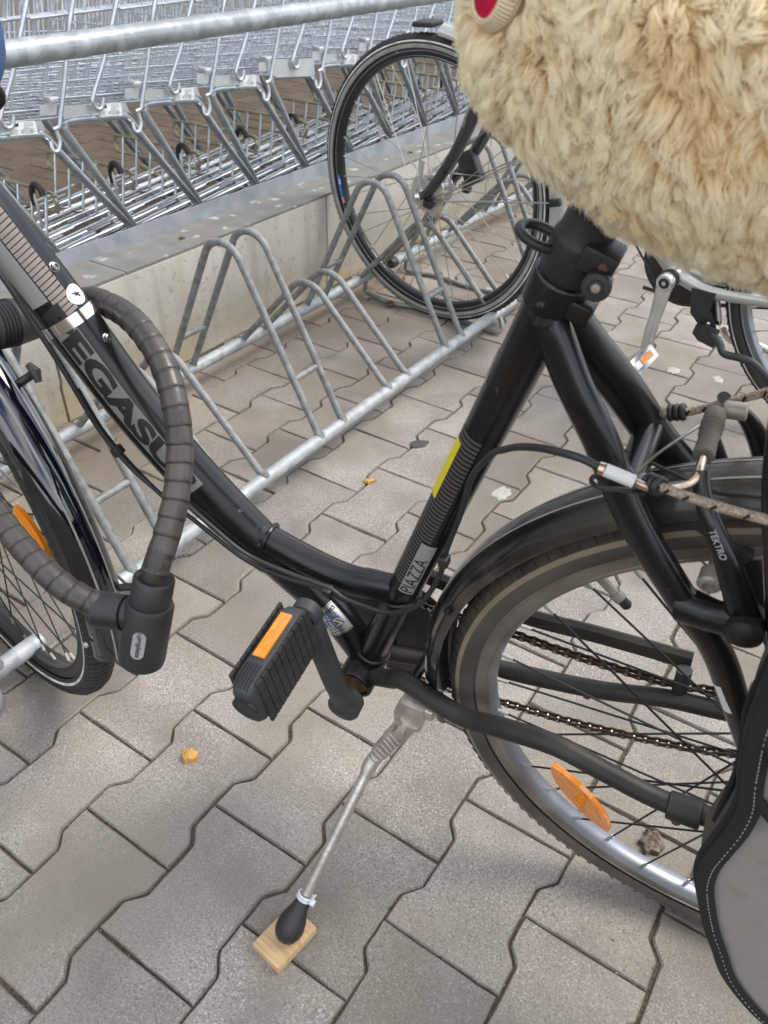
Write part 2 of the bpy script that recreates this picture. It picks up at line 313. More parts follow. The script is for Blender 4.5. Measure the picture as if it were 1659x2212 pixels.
def mesh_of(name, mb, mats):
    me = bpy.data.meshes.new(name); me.from_pydata(mb.v, [], mb.f)
    for m in (mats if isinstance(mats, (list, tuple)) else [mats]): me.materials.append(M[m] if isinstance(m, str) else m)
    me.polygons.foreach_set('use_smooth', mb.sm); me.polygons.foreach_set('material_index', mb.mi); me.update()
    try: me.set_sharp_from_angle(angle=R_(38))
    except Exception: pass
    return me
def ob(name, mb, mats, parent=None, loc=None, **props):
    me = mb if isinstance(mb, bpy.types.Mesh) else mesh_of(name, mb, mats)
    o = bpy.data.objects.new(name, me); COL.objects.link(o)
    if parent is not None: o.parent = parent
    if loc is not None: o.location = loc
    for k, v in props.items(): o[k] = v
    return o
def empty(name, mtx=None, parent=None, **props):
    o = bpy.data.objects.new(name, None); COL.objects.link(o); o.empty_display_size = .05
    if parent is not None: o.parent = parent
    if mtx is not None:
        if isinstance(mtx, Matrix): o.matrix_local = mtx
        else: o.location = mtx
    for k, v in props.items(): o[k] = v
    return o
def copy_tree(o, parent=None):
    c = o.copy(); COL.objects.link(c)
    if parent is not None: c.parent = parent
    for ch in o.children: copy_tree(ch, c)
    return c
def basis(o, X, Y, Z): return Matrix(((X[0], Y[0], Z[0], o[0]), (X[1], Y[1], Z[1], o[1]), (X[2], Y[2], Z[2], o[2]), (0, 0, 0, 1)))
_txt = {}
def text_geo(body, size=1., shear=0., offset=0., cuts=0, space=1.):
    """letters as flat 2-D geometry: vertices (x, y) and faces"""
    cu = bpy.data.curves.new('t', 'FONT'); cu.body = body; cu.size = size; cu.shear = shear; cu.offset = offset; cu.space_character = space; cu.resolution_u = 4
    o = bpy.data.objects.new('t', cu); me = bpy.data.meshes.new_from_object(o)
    bm = bmesh.new(); bm.from_mesh(me)
    bmesh.ops.triangulate(bm, faces=bm.faces[:])
    if cuts:
        for _ in range(6):
            es = [e for e in bm.edges if e.calc_length() > cuts]
            if not es: break
            bmesh.ops.subdivide_edges(bm, edges=es, cuts=1); bmesh.ops.triangulate(bm, faces=[f for f in bm.faces if len(f.verts) > 3])
    bm.verts.index_update()
    vs = [(v.co.x, v.co.y) for v in bm.verts]; fs = [tuple(v.index for v in f.verts) for f in bm.faces]
    bm.free(); bpy.data.meshes.remove(me); bpy.data.objects.remove(o); bpy.data.curves.remove(cu)
    return vs, fs
def put_text(mb, body, size, fn, **k):
    vs, fs = text_geo(body, size, **k); mb.add([fn(x, y) for x, y in vs], fs)
def grid_patch(mb, fn, x0, x1, y0, y1, nx=8, ny=8):
    vs = [fn(x0 + (x1 - x0) * i / nx, y0 + (y1 - y0) * j / ny) for i in range(nx + 1) for j in range(ny + 1)]
    fs = [(i * (ny + 1) + j, (i + 1) * (ny + 1) + j, (i + 1) * (ny + 1) + j + 1, i * (ny + 1) + j + 1) for i in range(nx) for j in range(ny)]
    mb.add(vs, fs)

# ================================================================== GROUND
mb = MB(); mb.smooth = False; mb.add([(-30, -20, -.0055), (40, -20, -.0055), (40, 60, -.0055), (-30, 60, -.0055)], [(0, 1, 2, 3)])
ob('ground', mb, 'joint', kind='structure', label='dark sandy bed showing in the joints between the pavers')
PW, PL = .138, .2
def paver_poly(seed, inset=.0015):
    r = random.Random(seed); a, b, L = .078, .060, .1
    right_side = [(a, -L), (a, -.080), (a, -.062), (a - .003, -.057), (b + .003, -.043), (b, -.038), (b, -.012), (b, .012), (b, .038), (b + .003, .043), (a - .003, .057), (a, .062), (a, .080), (a, L)]
    top = [(.052, L), (.026, L), (0, L), (-.026, L), (-.052, L)]
    poly = right_side + top + [(-x, -y) for x, y in right_side] + [(-x, -y) for x, y in top]
    out = []
    n = len(poly)
    for i in range(n):
        p0, p1, p2 = poly[i - 1], poly[i], poly[(i + 1) % n]
        d1 = Vector((p1[0] - p0[0], p1[1] - p0[1])).normalized(); d2 = Vector((p2[0] - p1[0], p2[1] - p1[1])).normalized()
        nn = Vector((-d1.y - d2.y, d1.x + d2.x)); nn.normalize(); k = inset / max(.5, nn.dot(Vector((-d1.y, d1.x))))
        out.append((p1[0] + nn.x * k + r.uniform(-.0006, .0006), p1[1] + nn.y * k + r.uniform(-.0006, .0006), nn))
    return out
def paver_geo(seed):
    P = paver_poly(seed); n = len(P); r = random.Random(seed + 50); vs = []
    ch = [.0022 + r.uniform(-.0007, .0012) for _ in range(n)]
    vs += [(x + nn.x * ch[i], y + nn.y * ch[i], 0) for i, (x, y, nn) in enumerate(P)]
    vs += [(x + nn.x * .0005, y + nn.y * .0005, -.0018 - ch[i] * .3) for i, (x, y, nn) in enumerate(P)]
    vs += [(x, y, -.02) for x, y, nn in P]
    fs = [tuple(range(n))]
    for k in (0, 1): fs += [(k * n + i, (k + 1) * n + i, (k + 1) * n + (i + 1) % n, k * n + (i + 1) % n) for i in range(n)]
    return vs, fs
PV = [paver_geo(s) for s in range(7)]
pav = empty('pavement', (0, 0, 0), kind='structure', label='grey interlocking concrete pavers laid in staggered rows')
pav_meshes = []
for vs, fs in PV:
    mb = MB(); mb.smooth = False; mb.add(vs, fs); pav_meshes.append(mesh_of('paver', mb, 'paver'))
def screen(p):
    q = V3(p) - CAM; z = q.dot(fwd)
    if z < .05: return None
    return 829.5 + 1756.5 * q.dot(right) / z, 1106 - 1756.5 * q.dot(up) / z, z
cells = []; bays = []
for k in range(-50, 45):
    for m in range(-10, 60):
        u = PW * k + PW / 2; v = PL * m + .1 * (k % 2) + .1
        s = screen((u, v, 0))
        if s is None or not (-420 < s[0] < 2080 and -300 < s[1] < 2700): continue
        if u > -.93: cells.append((s[2], u, v, -60 < s[0] < 1720 and -60 < s[1] < 2270))
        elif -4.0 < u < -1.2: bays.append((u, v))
cells.sort(key=lambda c: (not c[3], c[0]))
def jitter(i, u, v):
    r = random.Random(i * 31 + 5)
    return Matrix.Translation((u + r.uniform(-.0009, .0009), v + r.uniform(-.0009, .0009), r.uniform(-.0014, .0008))) @ Matrix.Rotation(r.uniform(-.007, .007) + (math.pi if r.random() < .5 else 0), 4, 'Z') @ Matrix.Rotation(r.uniform(-.006, .006), 4, 'X') @ Matrix.Rotation(r.uniform(-.006, .006), 4, 'Y')
rest = MB(); rest.smooth = False
for i, (z, u, v, vis) in enumerate(cells):
    mt = jitter(i, u, v); k = (i * 5 + int(abs(u * 7))) % 7
    if i < 298:
        o = ob('paver', pav_meshes[k], None, pav); o.matrix_local = mt
    else:
        rest.add([mt @ Vector(p) for p in PV[k][0]], PV[k][1])
ob('pavers', rest, 'paver', pav, kind='stuff')
# grit and tiny debris lying in the joints
gr = MB(); gr.smooth = False; g_ = random.Random(77)
for z, u, v, vis in cells[:330]:
    for _ in range(16):
        if g_.random() < .62:   # along the straight ends
            x, y = u + g_.uniform(-.075, .075), v + .1 + g_.gauss(0, .0022)
        else:                   # along the stepped sides
            y0_ = g_.uniform(-.1, .1); k_ = abs(y0_); w_ = .078 if k_ > .06 else (.060 if k_ < .04 else .060 + (k_ - .04) * .9); x, y = u + w_ * g_.choice((-1, 1)) + g_.gauss(0, .0022), v + y0_
        if g_.random() < .08: x += g_.uniform(-.05, .05); y += g_.uniform(-.05, .05)
        s_ = g_.uniform(.0004, .0012) * (1.7 if g_.random() < .08 else 1); o_ = len(gr.v)
        gr.mi_next = g_.random() < .3; gr.cur = 1 if gr.mi_next else 0
        a_ = g_.uniform(0, 6.28); P_ = [(x + s_ * math.cos(a_ + t) * g_.uniform(.6, 1.2), y + s_ * math.sin(a_ + t) * g_.uniform(.6, 1.2), -.001) for t in (0, 1.57, 3.14, 4.71)] + [(x, y, s_ * .9)]
        gr.add(P_, [(0, 1, 4), (1, 2, 4), (2, 3, 4), (3, 0, 4)])
ob('joint_grit', gr, ['grit', 'grit_pale'], None, kind='stuff', label='dark and pale grit lying in the joints between the pavers', category='grit')
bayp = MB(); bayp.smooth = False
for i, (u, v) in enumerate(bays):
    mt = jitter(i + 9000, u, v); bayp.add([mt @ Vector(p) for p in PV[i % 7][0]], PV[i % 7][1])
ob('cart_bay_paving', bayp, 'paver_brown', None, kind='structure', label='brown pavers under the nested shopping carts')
mb = MB(); mb.smooth = False; box(mb, (-4.1, 6, 1.6), (.2, 26, 3.4)); ob('building_wall', mb, 'render_wall', None, kind='structure', label='pale grey wall behind the shopping carts')

# ================================================================== KERB WALL with steel angle
kw = empty('kerb_wall', (-1.04, 1.5, 0), category='wall', label='low pale concrete kerb wall between bike racks and shopping carts')
def wl(o): o.location = (1.04, -1.5, 0); return o
joints = [-3.45, -2.45, -1.45, -.45, .55, 1.545, 2.585, 3.585, 4.585, 5.585, 6.585, 7.585]
for a, b in zip(joints, joints[1:]):
    mb = MB(); mb.smooth = False
    lo, hi = a + .0035, b - .0035
    prof = [(-1.13, -.02), (-.982, -.02), (-.982, .085), (-.976, .098), (-.976, .272), (-.980, .277), (-1.13, .277)]
    n = len(prof); vs = [(x, y, z) for y in (lo, hi) for x, z in prof]
    mb.add(vs, [tuple(range(n)), tuple(range(2 * n - 1, n - 1, -1))] + [(i, n + i, n + (i + 1) % n, (i + 1) % n) for i in range(n)])
    wl(ob('concrete_block', mb, 'wall', kw))
for a, b in ((-3.4, .78), (.784, 4.2), (4.204, 7.5)):
    mb = MB(); mb.smooth = False; box(mb, (-1.0395, (a + b) / 2, .2800), (.129, b - a, .005)); wl(ob('ledge_plate', mb, 'ledge', kw))
mb = MB(); mb.smooth = False; box(mb, (-1.107, 2, .301), (.006, 11, .0375)); wl(ob('steel_angle', mb, 'steel_angle', kw))
for v in (-.4, .62, 1.02, 2.1, 3.3):
    mb = MB(); lathe(mb, (-1.035, v, .2825), (0, 0, 1), [(0, .008), (.004, .008), (.005, .006)], 6); wl(ob('bolt', mb, 'rust', kw))
# guard pipe
gp = empty('guard_rail', (-1.05, 3.5, 0), category='railing', label='thick galvanised guard pipe running above the kerb wall in front of the carts')
mb = MB(); tube(mb, [(0, y, .731) for y in (-4.5, -1.5, 1.5, 4)], .0245, 20); ob('pipe', mb, 'pipe', gp)
for y in (-3.9, 1.35):
    mb = MB(); tube(mb, [(-.06, y, -.01), (-.06, y, .71)], .021, 14); ob('post', mb, 'pipe', gp)

# ================================================================== BIKE RACKS
def rack(v0, v1, pairs, label, caps=(False, False), feet=True):
    """floor bicycle rack: two rails along v, alternating tall and low hoops"""
    rt = empty('bike_rack', (-.615, (v0 + v1) / 2, 0), category='bike rack', label=label, group='bike racks along the kerb wall')
    off = Vector((.615, -(v0 + v1) / 2, 0))
    def part(n, mb, m, **k): o = ob(n, mb, m, rt, **k); o.location = off; return o
    for u in (-.394, -.842):
        mb = MB(); tube(mb, [(u, v0, .06), (u, v0 + .01, .06), (u, v1 - .01, .06), (u, v1, .06)], .0145, 18); part('rail', mb, 'galv')
        for e, yy, s in ((0, v0, -1), (1, v1, 1)):
            if caps[e] and u < -.8: mb = MB(); lathe(mb, (u, yy - s * .018, .06), (0, s, 0), [(0, .0158), (.02, .0165), (.027, .014), (.03, .006)], 18); part('end_cap', mb, 'plastic')
    for v, tall in pairs:
        for dv in (-.041, .041):
            y = v + dv; H = .434 if tall else .268; R = .052 if tall else .060; c = -.622
            ua, ub = -.394, -.842
            def leg(u0, s):
                return Vector((u0, y, .066))
            top = []
            # leg tangents: straight legs joined by an arc at the apex
            ra = R; cz = H - ra
            def tan_pt(px, side):
                dx, dz = px - c, .066 - cz; d = math.hypot(dx, dz); al = math.acos(min(1, ra / d)); base = math.atan2(dz, dx); return base + side * al
            a0 = tan_pt(ua, 1); a1 = tan_pt(ub, -1)
            a0 = a0 % (2 * math.pi) if a0 > 0 else a0; a1 = a1 % (2 * math.pi)
            if a0 > math.pi: a0 -= 2 * math.pi
            arc = [Vector((c + ra * math.cos(a0 + (a1 - a0) * i / 14), y, cz + ra * math.sin(a0 + (a1 - a0) * i / 14))) for i in range(15)]
            pts = [Vector((ua, y, .066))] + [Vector((ua, y, .066)).lerp(arc[0], t) for t in (.33, .66)] + arc + [arc[-1].lerp(Vector((ub, y, .066)), t) for t in (.33, .66)] + [Vector((ub, y, .066))]
            mb = MB(); tube(mb, pts, .0078, 12); part('hoop', mb, 'galv_rod')
            for u in (ua, ub):
                mb = MB(); lathe(mb, (u, y, .068), (0, 0, 1), [(0, .0125), (.004, .0115), (.008, .009), (.011, .0075)], 12); part('weld', mb, 'galv_rod')
        if tall:
            for u, z in ((-.458, .181), (-.779, .188)):
                mb = MB(); tube(mb, [(u, v - .041, z), (u, v + .041, z)], .0070, 10); part('rung', mb, 'galv_rod')
    if feet:
        for y, s in ((v0 + .09, 1), (v1 - .09, -1)):
            pts = spline([(-.842, y, .05), (-.845, y, .015), (-.82, y - s * .0, .008), (-.74, y + s * .02, .008), (-.62, y, .008), (-.46, y + s * .01, .008), (-.39, y + s * .02, .008), (-.372, y + s * .01, .02), (-.39, y, .05)], 5)
            mb = MB(); tube(mb, pts, .0065, 10); part('foot_bar', mb, 'galv_rod')
            mb = MB(); lathe(mb, (-.735, y + s * .03, .008), (0, 0, 1), [(0, .014), (.002, .014), (.0025, .008), (.010, .008)], 6); part('anchor_bolt', mb, 'rust')
    return rt
rack(.13, 1.650, [(.26, 1), (.52, 0), (.782, 1), (1.043, 0), (1.308, 1), (1.566, 0)], 'middle galvanised bike rack between the black bicycle and the kerb wall')
rack(-1.49, .035, [(-1.39, 1), (-1.13, 0), (-.87, 1), (-.61, 0), (-.345, 1), (-.082, 0)], 'galvanised bike rack end under the front wheel, at the left edge', caps=(0, 0))
rack(1.70, 3.24, [(1.83, 1), (2.09, 0), (2.35, 1), (2.61, 0), (2.87, 1), (3.13, 0)], 'galvanised bike rack with a black end cap, seen through the spokes of the silver bicycle', caps=(1, 0))

# ================================================================== SHOPPING CARTS
def build_cart():
    """shopping cart, origin on the ground below the near rear corner; x = towards the viewer, y = nesting direction"""
    rt = empty('shopping_cart', (0, 0, 0), category='shopping cart', group='shopping carts nested in a row')
    WU = -.50                                                  # far side offset
    # chassis: two bent tubes near side and far side
    def legs(u, s=1):
        a = [Vector(p) for p in ((u, .135, .08), (u, .034, .242), (u, -.075, .428), (u, -.128, .515))]; m_ = [(u, -.128, .515), (u, -.128, .530), (u, -.112, .5405), (u, .035, .5275), (u, .062, .520), (u, .082, .495)]; z_ = [Vector(p) for p in ((u, .082, .495), (u, .18, .367), (u, .282, .244), (u, .40, .09))]
        mb = MB(); tube(mb, a[:-1] + spline(m_, 5)[:-1] + z_, .0105, 12); return mb
    ob('chassis_tube', legs(0), 'cart_tube', rt); ob('chassis_tube', legs(WU), 'cart_tube', rt)
    # side plate with turned lower edge
    poly = [(-.20, .566), (-.195, .588), (-.15, .585), (-.14, .578), (.055, .556), (.062, .535), (.075, .526), (.05, .5385), (-.10, .552), (-.125, .548), (-.15, .5605)]
    mb = MB(); mb.smooth = False
    for s in (0, WU):
        mb = MB(); mb.smooth = False; prism(mb, [(y, z) for y, z in poly], (s + .014, 0, 0), (0, 1, 0), (0, 0, 1), .002)
        ob('side_plate', mb, 'cart_plate', rt)
    mb = MB(); box(mb, (.008, -.158, .594), (.03, .022, .012), ch=.002); ob('bracket', mb, 'cart_plate', rt)
    mb = MB()
    for y in (-.085, -.06, -.03, 0, .025): lathe(mb, (.0155, y, .5495 - (y + .06) * .1), (1, 0, 0), [(0, .004), (.002, .004)], 8)
    ob('weld_spots', mb, 'cart_plate', rt, kind='stuff')
    # label on the plate
    mb = MB(); mb.smooth = False
    f = lambda x, y: (.0158, -.034 + x, .567 - .105 * x + y)
    grid_patch(mb, lambda x, y: f(x, y), 0, .072, -.029, -.001, 1, 1); lab = ob('label_sticker', mb, 'label_paper', rt)
    mb = MB(); mb.smooth = False; g = lambda x, y: (.0166, -.034 + x, .567 - .105 * x + y)
    put_text(mb, 'wanzl', .0105, lambda x, y: g(x + .002, y - .0098), offset=.0006, shear=.2)
    mb.cur = 1
    for r_ in range(5):
        for x0, x1 in ((.003, .016 + (r_ * 37 % 5) * .002), (.038, .055 + (r_ * 53 % 5) * .003)): grid_patch(mb, g, x0, x1, -.0135 - r_ * .003, -.0122 - r_ * .003, 1, 1)
    for r_ in range(3): grid_patch(mb, g, .040, .066, -.004 - r_ * .003, -.003 - r_ * .003, 1, 1)
    ob('label_print', mb, ['ink', 'label_ink'], lab)
    # gate rods: one ends in a hook, one is bent into the plate
    mb = MB(); tube(mb, spline([(.026, .14, .90), (.026, .068, .776), (.026, .006, .667), (.026, -.047, .592), (.026, -.054, .572), (.026, -.044, .558), (.026, -.03, .560), (.026, -.020, .580)], 6), .0052, 10); ob('hook_rod', mb, 'cart', rt)
    mb = MB(); tube(mb, spline([(.022, .27, .90), (.022, .192, .768), (.022, .14, .640), (.022, .103, .556), (.022, .095, .538), (.018, .080, .533)], 6), .0055, 10); ob('gate_rod', mb, 'cart', rt)
    mb = MB(); tube(mb, spline([(.02, .085, .53), (.022, .088, .505), (.022, .078, .488), (.02, .066, .490), (.016, .066, .51)], 5), .0045, 8); ob('gate_hook', mb, 'cart_plate', rt)
    # basket wire: narrows forward so that carts nest
    mb = MB(); mb.smooth = True
    y0, y1 = -.17, .66
    def side(s, y, z):  # s=0 near, 1 far; taper inward with y, flare outward with z
        inn = .012 + .075 * (y - y0) / (y1 - y0) - (z - .6) * .16
        return (-inn if s == 0 else WU + inn, y, z)
    zb = lambda y: .590 - .10 * (y + .15)
    for s in (0, 1):
        for dz, r in ((0, .0032), (.035, .0024), (.075, .0024), (.165, .0034), (.205, .0026), (.26, .0024), (.32, .004)):
            tube(mb, [side(s, y, zb(y) * (1 - min(1, dz / .165)) + .59 * min(1, dz / .165) + dz) for y in (y0, .1, .38, y1)], r, 5)
        for i in range(19):
            y = y0 + .01 + i * .0435; lean = .10
            tube(mb, [side(s, y, zb(y)), side(s, y + lean * 1.3, .93)], .0021, 6)
    for i in range(9):   # floor, long wires
        x = -.02 - i * .055; k0 = .07 * (1 if i < 4 else -1) * abs(4 - i) / 4
        tube(mb, [(x, y0, zb(y0)), (x - k0, y1, zb(y1))], .0022, 6)
    for i in range(13):  # floor cross wires
        y = y0 + .03 + i * .062; a, b = side(0, y, zb(y)), side(1, y, zb(y)); tube(mb, [a, b], .0022, 6)
    for i in range(8):  # front panel
        a = side(0, y1, .52); x = a[0] - .006 - i * .045; tube(mb, [(x, y1, zb(y1)), (x, y1 + .07, .93)], .0021, 6)
    for z in (.6, .7, .8, .92): tube(mb, [side(0, y1 + (z - .52) * .17, z), side(1, y1 + (z - .52) * .17, z)], .0026, 4)
    ob('wire_basket', mb, 'cart', rt)
    # upright lower panel: long loop across, wires that fold into the tray
    mb = MB(); zo = .352; yo = .09
    lp = [(-.075, yo, zo + .022), (-.05, yo, zo + .012), (-.045, yo, zo - .004), (-.055, yo, zo - .020), (-.075, yo, zo - .024), (-.38, yo, zo - .024), (-.40, yo, zo - .018), (-.408, yo, zo), (-.40, yo, zo + .018), (-.38, yo, zo + .024)]
    tube(mb, spline(lp, 4, closed=True), .0052, 8, closed=True); ob('panel_loop', mb, 'brass', rt)
    mb = MB()
    for x in (-.075, -.13, -.185, -.24, -.30, -.36):
        tube(mb, spline([(x, yo - .004, zo + .024), (x + .004, yo - .03, zo - .07), (x + .008, yo - .04, zo - .105), (x + .01, yo - .01, zo - .125), (x + .01, yo + .15, zo - .115), (x + .01, yo + .34, zo - .098)], 4), .0040, 8)
    for i_, x in enumerate((.035, .015, -.005, -.03, -.065, -.11, -.15, -.20, -.25, -.30, -.35, -.40, -.45)): tube(mb, [(x, .0, .190 + .016 * (i_ % 3)), (x - .012, .42, .226 + .018 * (i_ % 3))], .0040, 7)
    for y in (.39,): tube(mb, [(.03, y, .185 + y * .03), (-.45, y, .172 + y * .03)], .0034, 6)
    ob('tray_wires', mb, 'cart', rt)
    mb = MB(); tube(mb, [(-.47, -.02, .245), (-.2, -.06, .20), (-.12, -.07, .185), (.03, -.09, .165)], .0085, 10); ob('cross_bar', mb, 'brass', rt)
    mb = MB(); tube(mb, spline([(-.10, yo - .02, zo - .07), (-.10, yo - .02, zo - .02), (-.105, yo - .02, zo + .02)], 4), .004, 8); ob('hook_stem', mb, 'cart_plate', rt)
    mb = MB(); tube(mb, spline([(-.108, yo - .02, zo - .012), (-.108, yo - .02, zo + .022), (-.095, yo - .02, zo + .04), (-.075, yo - .02, zo + .036), (-.066, yo - .02, zo + .018)], 5), .0078, 10); ob('rubber_hook', mb, 'plastic', rt)
    for x, y in ((.05, .285), (WU + .05, .285), (.05, .42), (WU + .05, .42)):
        mb = MB(); lathe(mb, (x - .012, y, .05), (1, 0, 0), [(0, .042), (.004, .05), (.02, .05), (.024, .042)], 20); lathe(mb, (x - .016, y, .05), (1, 0, 0), [(0, .012), (.032, .012)], 8)
        ob('castor', mb, 'rubber', rt)
    return rt
proto = build_cart()
words = ['first', 'second', 'third', 'fourth', 'fifth', 'sixth', 'seventh', 'eighth', 'ninth', 'tenth', 'eleventh', 'twelfth', 'thirteenth']
seen = {-2: 'cut off by the left edge, its label only half in view', -1: 'its label leftmost of the whole labels', 0: 'its label second from the left', 1: 'its label third from the left', 2: 'its label fourth from the left', 3: 'with a plain side plate and no label', 4: 'its label just left of the silver bicycle wheel'}
for i, k in enumerate(range(-2, 11)):
    c = proto if i == 0 else copy_tree(proto)
    c.location = (-1.28, 1.05 + .2545 * k, 0)
    c['label'] = 'galvanised shopping cart, ' + seen.get(k, words[i] + ' of the nested row from the left, behind the silver bicycle wheel' if k < 7 else words[i] + ' of the nested row from the left, far end behind the sheepskin')
    if k == 3:
        for ch in [x for x in c.children if x.name.startswith('label_sticker')]:
            for g in list(ch.children): bpy.data.objects.remove(g)
            bpy.data.objects.remove(ch)
        mb = MB(); mb.smooth = False; prism(mb, [(-.16, .555), (-.16, .592), (.062, .572), (.062, .522), (-.12, .540)], (.017, 0, 0), (0, 1, 0), (0, 0, 1), .002); ob('cover_plate', mb, 'cart_plate', c)
# ================================================================== WHEELS
def revolve(mb, prof, n=96, mats=None, a0=0., a1=360., o=(0, 0, 0), closed_prof=False):
    """profile of (y, r) turned about the y axis; angle measured from +x to +z"""
    full = abs(a1 - a0) > 359.9; k = n if full else n + 1; m = len(prof); vs = []
    for i in range(k):
        a = R_(a0 + (a1 - a0) * i / n); c, s = math.cos(a), math.sin(a)
        vs += [(o[0] + r * c, o[1] + y, o[2] + r * s) for y, r in prof]
    segs = m if closed_prof else m - 1
    for j in range(segs):
        mb.cur = mats[j] if mats else 0; fs = []
        for i in range(n): b_ = ((i + 1) % k) * m; fs.append((i * m + j, i * m + (j + 1) % m, b_ + (j + 1) % m, b_ + j))
        mb.add([], []); o_ = 0
        for f in fs: mb.f.append(tuple(len(mb.v) + x for x in f)); mb.mi.append(mb.cur); mb.sm.append(mb.smooth)
    mb.v.extend([tuple(v) for v in vs]); mb.cur = 0
    if closed_prof and not full:
        pass
    return mb
def make_wheel(parent, mtx, R, tyre_mats, stripe, spoke_mat, rim_mats, theta0=0., hub='small', name='wheel', spokes=36, refl=(), valve=None, tread=True, chunky=False, rimr=.3165, label=None, sw=.019, skip=None):
    w = empty(name, mtx, parent)
    if label: w['label'] = label
    rc = R - sw
    prof = []; ms = []
    h_ = [0, 15, 30, 45, 60, 88, 98, 112, 128]; h_ = sorted([x for x in h_ if not stripe[0] - 3 < x < stripe[1] + 3] + list(stripe)); phis = [-x for x in h_[:0:-1]] + h_
    for i, ph in enumerate(phis): prof.append((sw * math.sin(R_(ph)) * .97, rc + sw * math.cos(R_(ph))))
    for i in range(len(phis) - 1):
        a, b_ = abs(phis[i]), abs(phis[i + 1]); hi, lo = max(a, b_), min(a, b_)
        ms.append(2 if (hi == stripe[1] and lo == stripe[0]) else (1 if lo >= stripe[1] else 0))
    mb = MB(); revolve(mb, prof, 120, ms); ty = ob('tyre', mb, tyre_mats, w)
    if tread:
        mb = MB(); mb.smooth = False
        rows = [(-52, .30, 7, 5), (-17, .5, 10, 5), (17, -.5, 10, 5), (52, -.30, 7, 5)] if not chunky else [(-66, .12, 9, 6.5), (-42, .42, 13, 6), (-15, .75, 13, 5.2), (15, -.75, 13, 5.2), (42, -.42, 13, 6), (66, -.12, 9, 6.5)]
        cnt = 130 if not chunky else 150
        for ri, (ph, sk, lw, ll) in enumerate(rows):
            for i in range(cnt):
                a = 2 * math.pi * (i + (.5 if ri % 2 else 0)) / cnt; nr = Vector((math.cos(a) * math.cos(R_(ph)), math.sin(R_(ph)), math.sin(a) * math.cos(R_(ph))))
                c = Vector((rc * math.cos(a), 0, rc * math.sin(a))) + nr * (sw + .0002); T = Vector((-math.sin(a), 0, math.cos(a))); Bn = nr.cross(T)
                X = (Bn + T * sk).normalized()
                h = .0020 if chunky else .0007
                box(mb, c, (lw * .001, ll * .001, h), X, T)
        tr = ob('tread', mb, tyre_mats[0], ty, kind='stuff')
    # rim
    mb = MB(); rb = rimr
    prof = [(-.0105, rb - .004), (-.0125, rb), (-.0128, rb - .003), (-.0118, rb - .0042), (-.0118, rb - .0125), (-.0126, rb - .0135), (-.0115, rb - .0165), (-.006, rb - .0195), (0, rb - .0205), (.006, rb - .0195), (.0115, rb - .0165), (.0126, rb - .0135), (.0118, rb - .0125), (.0118, rb - .0042), (.0128, rb - .003), (.0125, rb), (.0105, rb - .004)]
    revolve(mb, prof, 120, [0, 1, 1, 0, 1, 0, 2, 2, 2, 2, 0, 1, 0, 1, 1, 0]); ob('rim', mb, rim_mats, w)
    # hub
    mb = MB(); fr = .030 if hub == 'small' else .042
    if hub == 'big': prof = [(-.055, .006), (-.052, .012), (-.036, .014), (-.034, .046), (-.030, .046), (-.028, .038), (.026, .038), (.028, .046), (.032, .046), (.034, .03), (.044, .014), (.050, .009), (.058, .007), (.060, .0)]
    else: prof = [(-.062, .005), (-.056, .009), (-.036, .012), (-.034, .031), (-.031, .031), (-.028, .018), (.028, .018), (.031, .031), (.034, .031), (.036, .014), (.048, .012), (.056, .008), (.064, .005), (.065, 0)]
    lathe(mb, (0, 0, 0), (0, 1, 0), [(-.066, 0)] + prof, 28); ob('hub', mb, 'alu' if hub == 'small' else 'alu_bright', w)
    ri = rb - .0195
    for k in range(spokes):
        th = R_(theta0 + 360 / spokes * k); side = 1 if k % 2 == 0 else -1; d = 1 if (k // 2) % 2 == 0 else -1
        th2 = th + d * R_(57); p0 = Vector((ri * math.cos(th), side * .002, ri * math.sin(th))); p1 = Vector((fr * .93 * math.cos(th2), side * .0325, fr * .93 * math.sin(th2)))
        mb = MB(); u = (p1 - p0).normalized(); tube(mb, [p0 + u * .010, p1], .00115, 6); o = ob('spoke', mb, spoke_mat, w)
        mb = MB(); tube(mb, [p0 - u * .002, p0 + u * .002, p0 + u * .0125], [.0030, .0021, .0019], 8); ob('nipple', mb, 'nipple', w)
    return w
def wheel_reflector(parent, th, r, mats=('amber', 'amber_clear'), L=.078, Wd=.028, y=.004, tilt=0.):
    """lens shaped spoke reflector, long axis along the rim"""
    a = R_(th); c = Vector((r * math.cos(a), y, r * math.sin(a))); T = Vector((-math.sin(a), 0, math.cos(a))); N = Vector((math.cos(a), 0, math.sin(a))); Yv = Vector((0, 1, 0))
    q = Matrix.Rotation(R_(tilt), 3, T); N = q @ N; Yv = q @ Yv
    poly = [(L * t, Wd * .5 * (1 - abs(t * 2) ** 2.2) + (.0025 if abs(t) < .49 else 0)) for t in [i / 16 - .5 for i in range(17)]]
    out = poly + [(x, -y_) for x, y_ in poly[::-1]]
    mb = MB(); prism(mb, out, c, T, N, .0055); o = ob('reflector', mb, mats[1], parent)
    inn = [(x * .74, y_ * .68) for x, y_ in out]
    mb = MB(); prism(mb, inn, c, T, N, .0068); lathe(mb, c - Yv * .006, Yv, [(0, .0), (.0, .006), (.012, .006), (.0125, 0)], 14); box(mb, c + Yv * .006, (.004, .012, .004), N, T); ob('reflector_lens', mb, mats[0], parent)
    return o
